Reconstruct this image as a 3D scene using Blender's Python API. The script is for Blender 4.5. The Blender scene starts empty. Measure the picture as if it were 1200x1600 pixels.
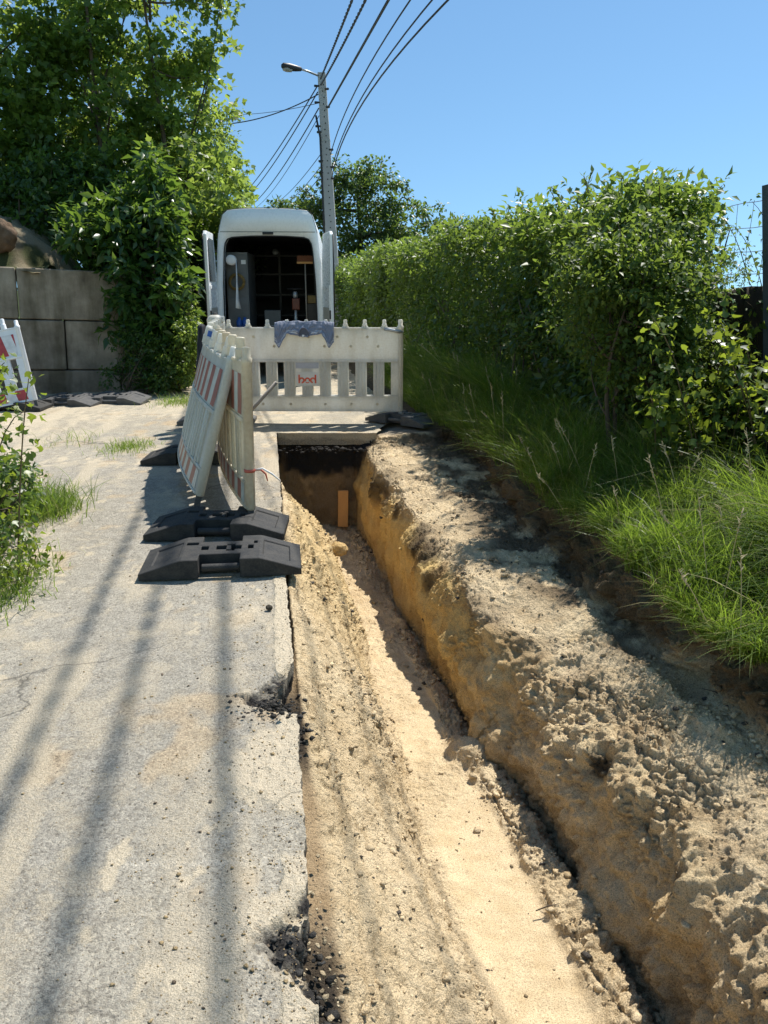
import bpy, bmesh, math, random
import numpy as np
from mathutils import Vector, Matrix

random.seed(7)
rng = np.random.default_rng(11)
R = math.radians
scene = bpy.context.scene
COL = scene.collection

# ------------------------------------------------------------------ camera maths (placing things on the ground)
F, CX, CY, PITCH, CAMH = 1248.0, 600.0, 800.0, R(15.6), 1.5
SP, CP = math.sin(PITCH), math.cos(PITCH)

def at(x, y, Y):
    """world point seen at photo pixel (x, y) at forward distance Y"""
    v = (y - CY) / F
    t = Y / (CP - v * SP)
    return Vector(((x - CX) / F * t, Y, CAMH - t * (SP + v * CP)))

def ground(x, y, z=0.0):
    v = (y - CY) / F
    t = (CAMH - z) / (SP + v * CP)
    return Vector(((x - CX) / F * t, t * (CP - v * SP), z))

SLOPE, S0 = 0.142, 0.05          # road runs along (-0.142, 1); s = lateral offset from its broken edge
def sx(s, Y): return s + S0 - SLOPE * Y

# ------------------------------------------------------------------ noise
def _hash(ix, iy, iz, seed):
    h = (ix.astype(np.uint32) * np.uint32(374761393) + iy.astype(np.uint32) * np.uint32(668265263)
         + iz.astype(np.uint32) * np.uint32(2147483647) + np.uint32(seed * 7919 + 13) * np.uint32(1274126177))
    h = (h ^ (h >> np.uint32(13))) * np.uint32(1274126177)
    h = (h ^ (h >> np.uint32(16))) * np.uint32(2246822519)
    h = h ^ (h >> np.uint32(15))
    return h.astype(np.float64) / 4294967295.0

def vnoise(x, y, z=None, seed=0):
    """value noise in -1..1"""
    x = np.asarray(x, float); y = np.asarray(y, float)
    z = np.zeros_like(x) if z is None else np.asarray(z, float)
    xi, yi, zi = np.floor(x), np.floor(y), np.floor(z)
    fx, fy, fz = x - xi, y - yi, z - zi
    fx = fx * fx * fx * (fx * (fx * 6 - 15) + 10); fy = fy * fy * fy * (fy * (fy * 6 - 15) + 10); fz = fz * fz * fz * (fz * (fz * 6 - 15) + 10)
    xi = xi.astype(np.int64); yi = yi.astype(np.int64); zi = zi.astype(np.int64)
    out = 0
    for dx in (0, 1):
        for dy in (0, 1):
            for dz in (0, 1):
                w = (fx if dx else 1 - fx) * (fy if dy else 1 - fy) * (fz if dz else 1 - fz)
                out = out + w * _hash(xi + dx, yi + dy, zi + dz, seed)
    return out * 2 - 1

def fbm(x, y, z=None, oct=4, seed=0, gain=.5):
    a, s, n = 1.0, 0, 0
    for o in range(oct):
        k = 2.03 ** o
        s = s + a * vnoise(x * k, y * k, None if z is None else z * k, seed + o * 17)
        n += a; a *= gain
    return s / n

def worley(x, y, z, seed=0):
    """distances to the nearest and second nearest feature point"""
    xi, yi, zi = (np.floor(v).astype(np.int64) for v in (x, y, z)); f1 = np.full(x.shape, 9.0); f2 = np.full(x.shape, 9.0)
    for dx in (-1, 0, 1):
        for dy in (-1, 0, 1):
            for dz in (-1, 0, 1):
                a, b, c = xi + dx, yi + dy, zi + dz
                d = np.sqrt((a + _hash(a, b, c, seed) - x) ** 2 + (b + _hash(a, b, c, seed + 1) - y) ** 2 + (c + _hash(a, b, c, seed + 2) - z) ** 2)
                f2 = np.minimum(f2, np.maximum(f1, d)); f1 = np.minimum(f1, d)
    return f1, f2

def sstep(a, b, x):
    t = np.clip((x - a) / (b - a), 0, 1)
    return t * t * (3 - 2 * t)

# ------------------------------------------------------------------ object helpers
def tag(o, label=None, cat=None, group=None, kind=None):
    if label: o['label'] = label
    if cat: o['category'] = cat
    if group: o['group'] = group
    if kind: o['kind'] = kind
    return o

def thing(name, label, cat, loc=(0, 0, 0), rot=(0, 0, 0), group=None):
    o = bpy.data.objects.new(name, None); COL.objects.link(o)
    o.location = loc; o.rotation_euler = rot; o.empty_display_size = .2
    return tag(o, label, cat, group)

def link(name, me, mat=None, parent=None, smooth=False):
    o = bpy.data.objects.new(name, me); COL.objects.link(o)
    if mat is not None:
        for m in (mat if isinstance(mat, (list, tuple)) else [mat]): me.materials.append(m)
    if parent is not None: o.parent = parent
    if smooth: me.polygons.foreach_set('use_smooth', [True] * len(me.polygons))
    return o

def np_mesh(name, V, quads=None, tris=None, attrs=None, colors=None):
    """fast mesh from numpy arrays"""
    me = bpy.data.meshes.new(name)
    V = np.asarray(V, np.float32)
    nq = 0 if quads is None else len(quads); nt = 0 if tris is None else len(tris)
    me.vertices.add(len(V)); me.vertices.foreach_set('co', V.ravel())
    loops = []
    if nq: loops.append(np.asarray(quads, np.int32).ravel())
    if nt: loops.append(np.asarray(tris, np.int32).ravel())
    loops = np.concatenate(loops)
    me.loops.add(len(loops)); me.loops.foreach_set('vertex_index', loops)
    me.polygons.add(nq + nt)
    starts = np.concatenate([np.arange(nq) * 4, nq * 4 + np.arange(nt) * 3]).astype(np.int32)
    me.polygons.foreach_set('loop_start', starts)
    for k, v in (attrs or {}).items():
        a = me.attributes.new(k, 'FLOAT', 'POINT'); a.data.foreach_set('value', np.asarray(v, np.float32))
    for k, v in (colors or {}).items():
        a = me.attributes.new(k, 'FLOAT_COLOR', 'POINT')
        c = np.ones((len(V), 4), np.float32); c[:, :3] = v
        a.data.foreach_set('color', c.ravel())
    me.update(calc_edges=True); me.validate()
    return me

class MB:
    """collects boxes, tubes and prisms into one mesh"""
    def __init__(s): s.v = []; s.f = []; s.mi = []
    def add(s, verts, faces, mi=0):
        n = len(s.v); s.v += [tuple(v) for v in verts]; s.f += [tuple(i + n for i in f) for f in faces]; s.mi += [mi] * len(faces)
    def box(s, x0, x1, y0, y1, z0, z1, mi=0, M=None):
        vs = [Vector((x, y, z)) for z in (z0, z1) for x, y in ((x0, y0), (x1, y0), (x1, y1), (x0, y1))]
        if M is not None: vs = [M @ v for v in vs]
        s.add(vs, [(3, 2, 1, 0), (4, 5, 6, 7), (0, 1, 5, 4), (1, 2, 6, 5), (2, 3, 7, 6), (3, 0, 4, 7)], mi)
    def tube(s, pts, rad, n=8, mi=0, cap=True, flat=1.0):
        pts = [Vector(p) for p in pts]
        if not isinstance(rad, (list, tuple)): rad = [rad] * len(pts)
        rings = []; ref = None
        for i, p in enumerate(pts):
            d = (pts[min(i + 1, len(pts) - 1)] - pts[max(i - 1, 0)])
            d = d.normalized() if d.length > 1e-9 else Vector((0, 0, 1))
            if ref is None: ref = Vector((1, 0, 0)) if abs(d.x) < .8 else Vector((0, 1, 0))
            a = d.cross(ref).normalized(); b = a.cross(d).normalized(); ref = b
            rings.append([p + (a * math.cos(2 * math.pi * k / n) + b * math.sin(2 * math.pi * k / n) * flat) * rad[i] for k in range(n)])
        vs = [v for r in rings for v in r]; fs = []
        for i in range(len(pts) - 1):
            for k in range(n):
                fs.append((i * n + k, i * n + (k + 1) % n, (i + 1) * n + (k + 1) % n, (i + 1) * n + k))
        if cap:
            fs.append(tuple(range(n - 1, -1, -1))); fs.append(tuple((len(pts) - 1) * n + k for k in range(n)))
        s.add(vs, fs, mi)
    def lathe(s, prof, n=16, M=None, mi=0):
        vs = [Vector((r * math.cos(2 * math.pi * k / n), r * math.sin(2 * math.pi * k / n), z)) for r, z in prof for k in range(n)]
        if M is not None: vs = [M @ v for v in vs]
        fs = [(i * n + k, i * n + (k + 1) % n, (i + 1) * n + (k + 1) % n, (i + 1) * n + k) for i in range(len(prof) - 1) for k in range(n)]
        fs.append(tuple(range(n - 1, -1, -1))); fs.append(tuple((len(prof) - 1) * n + k for k in range(n)))
        s.add(vs, fs, mi)
    def prism(s, poly, y0, y1, mi=0, M=None):
        """polygon in x,z extruded along y"""
        n = len(poly)
        vs = [Vector((x, y0, z)) for x, z in poly] + [Vector((x, y1, z)) for x, z in poly]
        if M is not None: vs = [M @ v for v in vs]
        fs = [tuple(range(n)), tuple(range(2 * n - 1, n - 1, -1))] + [((i + 1) % n, i, n + i, n + (i + 1) % n) for i in range(n)]
        s.add(vs, fs, mi)
    def mesh(s, name):
        me = bpy.data.meshes.new(name); me.from_pydata(s.v, [], s.f)
        me.polygons.foreach_set('material_index', s.mi); me.update(); return me
    def build(s, name, mat, parent=None, smooth=False, bevel=0, seg=2):
        o = link(name, s.mesh(name), mat, parent, smooth)
        if bevel:
            b = o.modifiers.new('bevel', 'BEVEL'); b.width = bevel; b.segments = seg; b.limit_method = 'ANGLE'; b.angle_limit = R(40)
            o.data.polygons.foreach_set('use_smooth', [True] * len(o.data.polygons))
            w = o.modifiers.new('wn', 'WEIGHTED_NORMAL'); w.keep_sharp = True
        return o

# ------------------------------------------------------------------ materials
class NT:
    def __init__(s, name):
        s.m = bpy.data.materials.new(name); s.m.use_nodes = True
        s.t = s.m.node_tree; s.t.nodes.clear(); s.out = s.n('ShaderNodeOutputMaterial')
    def n(s, typ, **kw):
        nd = s.t.nodes.new(typ)
        for k, v in kw.items():
            if k.startswith('i_'):
                key = k[2:]; key = int(key) if key.isdigit() else key.replace('_', ' ')
                nd.inputs[key].default_value = v
            else: setattr(nd, k, v)
        return nd
    def l(s, a, b): s.t.links.new(a, b)
    def coord(s, scale=1.0, which='Object', vec=None):
        tc = s.n('ShaderNodeTexCoord'); mp = s.n('ShaderNodeMapping')
        mp.inputs['Scale'].default_value = vec if vec else (scale,) * 3
        s.l(tc.outputs[which], mp.inputs['Vector']); return mp.outputs[0]
    def noise(s, scale, detail=5, rough=.55, vec=None):
        nd = s.n('ShaderNodeTexNoise'); nd.inputs['Scale'].default_value = scale; nd.inputs['Detail'].default_value = detail; nd.inputs['Roughness'].default_value = rough
        if vec is not None: s.l(vec, nd.inputs['Vector'])
        return nd.outputs['Fac']
    def ramp(s, fac, stops):
        r = s.n('ShaderNodeValToRGB'); e = r.color_ramp.elements
        while len(e) < len(stops): e.new(.5)
        for k, (p, c) in zip(e, stops): k.position = p; k.color = (*c, 1) if len(c) == 3 else c
        s.l(fac, r.inputs[0]); return r.outputs[0]
    def mix(s, fac, a, b, mode='MIX'):
        m = s.n('ShaderNodeMix', data_type='RGBA', blend_type=mode)
        for sock, v in ((m.inputs[0], fac), (m.inputs[6], a), (m.inputs[7], b)):
            if isinstance(v, (int, float)): sock.default_value = v
            elif isinstance(v, tuple): sock.default_value = (*v, 1) if len(v) == 3 else v
            else: s.l(v, sock)
        return m.outputs[2]
    def math(s, op, a, b=0.0):
        m = s.n('ShaderNodeMath', operation=op)
        for sock, v in ((m.inputs[0], a), (m.inputs[1], b)):
            if isinstance(v, (int, float)): sock.default_value = v
            else: s.l(v, sock)
        return m.outputs[0]
    def bump(s, h, strength=.5, dist=.01, normal=None):
        b = s.n('ShaderNodeBump'); b.inputs['Strength'].default_value = strength; b.inputs['Distance'].default_value = dist
        s.l(h, b.inputs['Height'])
        if normal is not None: s.l(normal, b.inputs['Normal'])
        return b.outputs[0]
    def bsdf(s, color, rough=.7, normal=None, metallic=0.0, spec=.5, out=True):
        p = s.n('ShaderNodeBsdfPrincipled')
        if isinstance(color, tuple): p.inputs['Base Color'].default_value = (*color, 1)
        else: s.l(color, p.inputs['Base Color'])
        if isinstance(rough, (int, float)): p.inputs['Roughness'].default_value = rough
        else: s.l(rough, p.inputs['Roughness'])
        p.inputs['Metallic'].default_value = metallic; p.inputs['Specular IOR Level'].default_value = spec
        if normal is not None: s.l(normal, p.inputs['Normal'])
        if out: s.l(p.outputs[0], s.out.inputs[0])
        return p

def dirty(name, col, dirt, amount=.5, rough=.5, scale=6, bump=.15, metallic=0., spec=.5, streak=False):
    """painted / moulded surface with grime"""
    t = NT(name); c = t.coord(1.0)
    n1 = t.noise(scale, 6, .6, t.coord(1, vec=(1, 1, .25)) if streak else c); n2 = t.noise(scale * 9, 4, .6, c)
    f = t.math('ADD', t.math('MULTIPLY', n1, .7), t.math('MULTIPLY', n2, .3))
    col2 = t.ramp(f, [(.38, tuple(d for d in dirt)), (.62, col)])
    cc = t.mix(amount, col, col2)
    t.bsdf(cc, t.ramp(n2, [(.3, (rough - .12,) * 3), (.7, (rough + .12,) * 3)]), t.bump(n2, bump, .004), metallic, spec)
    return t.m

def leafmat(name, stops, trans, tfac=.42, rough=.42, spec=.5):
    t = NT(name)
    a = t.n('ShaderNodeAttribute', attribute_name='tint')
    c = t.ramp(a.outputs['Fac'], stops)
    p = t.bsdf(c, rough, None, 0, spec, out=False)
    tr = t.n('ShaderNodeBsdfTranslucent')
    t.l(t.ramp(a.outputs['Fac'], [(0, tuple(x * .65 for x in trans)), (1, trans)]), tr.inputs[0])
    m = t.n('ShaderNodeMixShader'); m.inputs[0].default_value = tfac
    t.l(p.outputs[0], m.inputs[1]); t.l(tr.outputs[0], m.inputs[2]); t.l(m.outputs[0], t.out.inputs[0])
    return t.m

def soilmat(name):
    t = NT(name); a = t.n('ShaderNodeAttribute', attribute_name='col'); r = t.n('ShaderNodeAttribute', attribute_name='rough')
    c = t.coord(1.0)
    n1 = t.noise(55, 6, .7, c); n2 = t.noise(220, 4, .65, c); n3 = t.noise(9, 5, .6, c)
    v = t.n('ShaderNodeTexVoronoi'); v.inputs['Scale'].default_value = 70; t.l(c, v.inputs['Vector'])
    sp = t.ramp(n2, [(.34, (.50, .46, .42)), (.5, (1, 1, 1)), (.66, (1.25, 1.23, 1.18))])
    col = t.mix(1.0, a.outputs['Color'], sp, 'MULTIPLY')
    pat = t.ramp(n3, [(.3, (.86, .82, .76)), (.55, (1, 1, 1)), (.75, (1.1, 1.1, 1.1))])
    col = t.mix(1.0, col, pat, 'MULTIPLY')
    h = t.math('ADD', t.math('MULTIPLY', n1, .8), t.math('ADD', t.math('MULTIPLY', n2, .35), t.math('MULTIPLY', v.outputs['Distance'], -.35)))
    h = t.math('MULTIPLY', h, r.outputs['Fac'])
    t.bsdf(col, .95, t.bump(h, 1.0, .020), spec=.15)
    return t.m

def roadmat(name):
    t = NT(name); a = t.n('ShaderNodeAttribute', attribute_name='col'); r = t.n('ShaderNodeAttribute', attribute_name='sand')
    c = t.coord(1.0)
    wn = t.n('ShaderNodeTexNoise'); wn.inputs['Scale'].default_value = 60; wn.inputs['Detail'].default_value = 3; t.l(c, wn.inputs['Vector'])
    wv = t.n('ShaderNodeVectorMath', operation='MULTIPLY_ADD'); t.l(wn.outputs['Color'], wv.inputs[0]); wv.inputs[1].default_value = (.022, .022, .022); t.l(c, wv.inputs[2])
    v = t.n('ShaderNodeTexVoronoi'); v.inputs['Scale'].default_value = 120; t.l(wv.outputs[0], v.inputs['Vector'])
    n1 = t.noise(85, 6, .72, c); n2 = t.noise(260, 4, .7, c); n3 = t.noise(11, 7, .68, c)
    n4 = t.noise(75, 9, .78, c)
    f = t.math('ADD', r.outputs['Fac'], t.math('MULTIPLY', t.math('SUBTRACT', n4, .5), 1.5))
    f = t.ramp(f, [(.22, (0, 0, 0)), (.80, (1, 1, 1))])
    stone = t.ramp(v.outputs['Color'], [(.1, (.70, .69, .68)), (.5, (1, 1, 1)), (.92, (1.26, 1.24, 1.2))])
    pit = t.ramp(n1, [(.33, (.56, .53, .50)), (.47, (.98, .98, .98)), (.7, (1.14, 1.13, 1.1))])
    st = t.mix(1.0, stone, pit, 'MULTIPLY')
    sand = t.ramp(n2, [(.3, (.40, .33, .22)), (.5, (.56, .475, .345)), (.7, (.64, .55, .41))])
    col = t.mix(1.0, a.outputs['Color'], st, 'MULTIPLY')
    col = t.mix(1.0, col, t.ramp(n3, [(.3, (.84, .83, .81)), (.6, (1.05, 1.04, 1.03))]), 'MULTIPLY')
    col = t.mix(t.math('MULTIPLY', f, .85), col, sand)
    col = t.mix(1.0, col, t.ramp(n2, [(.32, (.74, .72, .70)), (.5, (1, 1, 1)), (.66, (1.12, 1.12, 1.1))]), 'MULTIPLY')
    cw_ = t.n('ShaderNodeTexNoise'); cw_.inputs['Scale'].default_value = 2.5; cw_.inputs['Detail'].default_value = 6; t.l(c, cw_.inputs['Vector'])
    cv_ = t.n('ShaderNodeVectorMath', operation='MULTIPLY_ADD'); t.l(cw_.outputs['Color'], cv_.inputs[0]); cv_.inputs[1].default_value = (.5, .5, .5); t.l(c, cv_.inputs[2])
    ck = t.n('ShaderNodeTexVoronoi', feature='DISTANCE_TO_EDGE'); ck.inputs['Scale'].default_value = .75; t.l(cv_.outputs[0], ck.inputs['Vector'])
    cm = t.math('MULTIPLY', t.ramp(ck.outputs['Distance'], [(.0, (1, 1, 1)), (.006, (0, 0, 0))]), t.ramp(t.noise(.9, 3, .5, c), [(.46, (0, 0, 0)), (.56, (1, 1, 1))]))
    col = t.mix(t.math('MULTIPLY', cm, .7), col, (.07, .065, .055))
    h = t.math('ADD', t.math('MULTIPLY', v.outputs['Distance'], -.25), t.math('ADD', t.math('MULTIPLY', n1, .8), t.math('ADD', t.math('MULTIPLY', n2, .35), t.math('MULTIPLY', f, .25))))
    t.bsdf(col, .92, t.bump(h, 1.0, .011), spec=.15)
    return t.m

M = {}
M['soil'] = soilmat('soil'); M['road'] = roadmat('asphalt')
M['plastic'] = dirty('cream_plastic', (.88, .88, .83), (.60, .55, .43), .6, .45, 5, .1, streak=True)
def translucent(m, f):
    nt_ = m.node_tree; p_ = [n for n in nt_.nodes if n.type == 'BSDF_PRINCIPLED'][0]; o_ = [n for n in nt_.nodes if n.type == 'OUTPUT_MATERIAL'][0]
    tr = nt_.nodes.new('ShaderNodeBsdfTranslucent'); mx = nt_.nodes.new('ShaderNodeMixShader'); mx.inputs[0].default_value = f
    nt_.links.new(p_.inputs['Base Color'].links[0].from_socket, tr.inputs[0]); nt_.links.new(p_.outputs[0], mx.inputs[1]); nt_.links.new(tr.outputs[0], mx.inputs[2]); nt_.links.new(mx.outputs[0], o_.inputs[0])
M['plastic2'] = dirty('yellowed_plastic', (.84, .80, .66), (.52, .41, .27), .65, .5, 4, .1, streak=True)
translucent(M['plastic'], .45); translucent(M['plastic2'], .45)
M['rubber'] = dirty('recycled_rubber', (.017, .018, .019), (.055, .050, .043), .7, .72, 14, .5, spec=.35)
M['rubber_grey'] = dirty('weathered_rubber', (.060, .060, .062), (.12, .115, .105), .7, .75, 12, .45, spec=.3)
M['white'] = dirty('van_white_paint', (.88, .90, .90), (.80, .81, .80), .25, .3, 3, .02, streak=True)
M['black_trim'] = dirty('black_trim', (.012, .012, .013), (.022, .021, .02), .5, .5)
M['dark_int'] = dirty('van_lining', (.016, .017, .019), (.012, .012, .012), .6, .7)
M['grey_box'] = dirty('grey_cabinet', (.15, .16, .165), (.09, .09, .09), .5, .6)

M['metal'] = dirty('galvanised_steel', (.42, .44, .46), (.28, .28, .27), .6, .45, 12, .1, .6)
M['wood'] = dirty('raw_pine', (.64, .34, .12), (.48, .24, .08), .7, .8, 9, .3, streak=True)
M['handle_wood'] = dirty('grey_wood', (.34, .31, .27), (.2, .17, .13), .7, .75, 12, .2)
M['bristle'] = dirty('bristles', (.25, .09, .04), (.12, .05, .03), .6, .9, 60, .6)
M['paper'] = dirty('white_paper', (.80, .80, .80), (.65, .65, .66), .4, .9)
M['yellow'] = dirty('yellow_cable', (.26, .17, .04), (.12, .08, .03), .7, .6, 40, .6)
M['blue'] = dirty('blue_plastic', (.02, .10, .40), (.02, .06, .22), .5, .4)
M['orange'] = dirty('orange_paint', (.16, .035, .015), (.10, .03, .02), .6, .5)
M['red'] = dirty('faded_red', (.48, .10, .06), (.36, .12, .08), .6, .5, 5)
M['logo'] = dirty('logo_red', (.75, .10, .04), (.72, .22, .14), .5, .5)
M['pole'] = dirty('pole_concrete', (.42, .43, .44), (.30, .30, .29), .6, .85, 4, .3, streak=True)
M['cable'] = dirty('cable_black', (.02, .02, .022), (.035, .035, .035), .5, .6)
M['bark'] = dirty('bark', (.10, .075, .05), (.045, .035, .025), .8, .9, 18, .8, streak=True)
M['stem'] = dirty('green_brown_stem', (.12, .10, .045), (.08, .05, .03), .6, .8, 20, .4)
M['terracotta'] = dirty('terracotta', (.20, .10, .06), (.11, .07, .045), .7, .85, 20, .4)
M['denim'] = None
M['jacket'] = dirty('dark_cloth', (.018, .020, .028), (.03, .03, .035), .5, .9, 30, .4)
M['glass'] = dirty('dark_glass', (.02, .025, .03), (.03, .03, .03), .3, .08, spec=.6)
M['lamp_glass'] = dirty('lamp_bowl', (.35, .35, .32), (.2, .2, .18), .5, .25)
M['tail'] = dirty('tail_lens', (.30, .02, .02), (.2, .02, .02), .4, .2)
M['post'] = dirty('dark_green_post', (.035, .045, .05), (.05, .045, .035), .5, .6)
M['screen'] = dirty('brown_screen', (.050, .036, .028), (.025, .02, .018), .8, .95, 25, .8, streak=True)
M['rock'] = dirty('mossy_stone', (.33, .29, .22), (.10, .11, .05), .75, .95, 7, .8)

def concrete_block():
    t = NT('block_concrete'); c = t.coord(1.0); cs = t.coord(1, vec=(1, 1, .18))
    n = t.noise(2.2, 7, .65, c); st = t.noise(3.5, 5, .6, cs); f = t.noise(60, 4, .6, c)
    col = t.ramp(n, [(.3, (.16, .135, .105)), (.55, (.30, .26, .205)), (.75, (.42, .375, .31))])
    col = t.mix(1.0, col, t.ramp(st, [(.35, (.5, .48, .42)), (.6, (1.05, 1.02, 1))]), 'MULTIPLY')
    t.bsdf(col, .95, t.bump(t.math('ADD', n, t.math('MULTIPLY', f, .5)), .5, .02), spec=.15)
    return t.m
M['block'] = concrete_block()

def stripes_mat(name, red, white):
    """slanted red and white warning sheeting (a print on the panel)"""
    t = NT(name); tc = t.n('ShaderNodeTexCoord'); sp = t.n('ShaderNodeSeparateXYZ'); t.l(tc.outputs['Object'], sp.inputs[0])
    u = t.math('ADD', sp.outputs['X'], t.math('MULTIPLY', sp.outputs['Z'], .18))
    fr = t.math('FRACT', t.math('MULTIPLY', u, 1 / .25))
    st = t.math('GREATER_THAN', fr, .5)
    n = t.noise(12, 6, .6, t.coord(1.0))
    rc = t.ramp(n, [(.35, tuple(x * .7 for x in red)), (.65, red)]); wc = t.ramp(n, [(.35, tuple(x * .75 for x in white)), (.65, white)])
    t.bsdf(t.mix(st, wc, rc), .45)
    return t.m
M['stripes'] = stripes_mat('warning_sheet', (.40, .115, .07), (.60, .575, .49))

LEAF = {}
LEAF['maple'] = leafmat('maple_leaf', [(0, (.025, .060, .012)), (.5, (.060, .120, .020)), (1, (.16, .23, .05))], (.44, .58, .09), .48)
LEAF['dark'] = leafmat('dark_leaf', [(0, (.015, .038, .012)), (.5, (.035, .080, .018)), (1, (.08, .14, .03))], (.22, .36, .045), .40)
LEAF['laurel'] = leafmat('laurel_leaf', [(0, (.014, .045, .012)), (.6, (.028, .075, .018)), (1, (.09, .16, .03))], (.27, .43, .05), .36, .33, .5)
LEAF['hedge'] = leafmat('hedge_leaf', [(0, (.020, .044, .012)), (.5, (.048, .090, .020)), (.85, (.105, .165, .030)), (1, (.18, .22, .05))], (.32, .45, .06), .40)
LEAF['hawthorn'] = leafmat('hawthorn_leaf', [(0, (.022, .045, .012)), (.5, (.060, .105, .022)), (1, (.14, .19, .045))], (.32, .44, .06), .40, .45, .35)
LEAF['bramble'] = leafmat('bramble_leaf', [(0, (.03, .07, .012)), (.6, (.07, .13, .02)), (1, (.14, .17, .03))], (.36, .46, .04), .45, .4)
LEAF['far'] = leafmat('far_leaf', [(0, (.022, .048, .015)), (1, (.075, .13, .035))], (.24, .36, .06), .40)
LEAF['grass'] = leafmat('grass_blade', [(0, (.035, .075, .012)), (.6, (.075, .14, .02)), (.9, (.12, .17, .03)), (1, (.34, .28, .14))], (.34, .50, .05), .45, .4)

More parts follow.
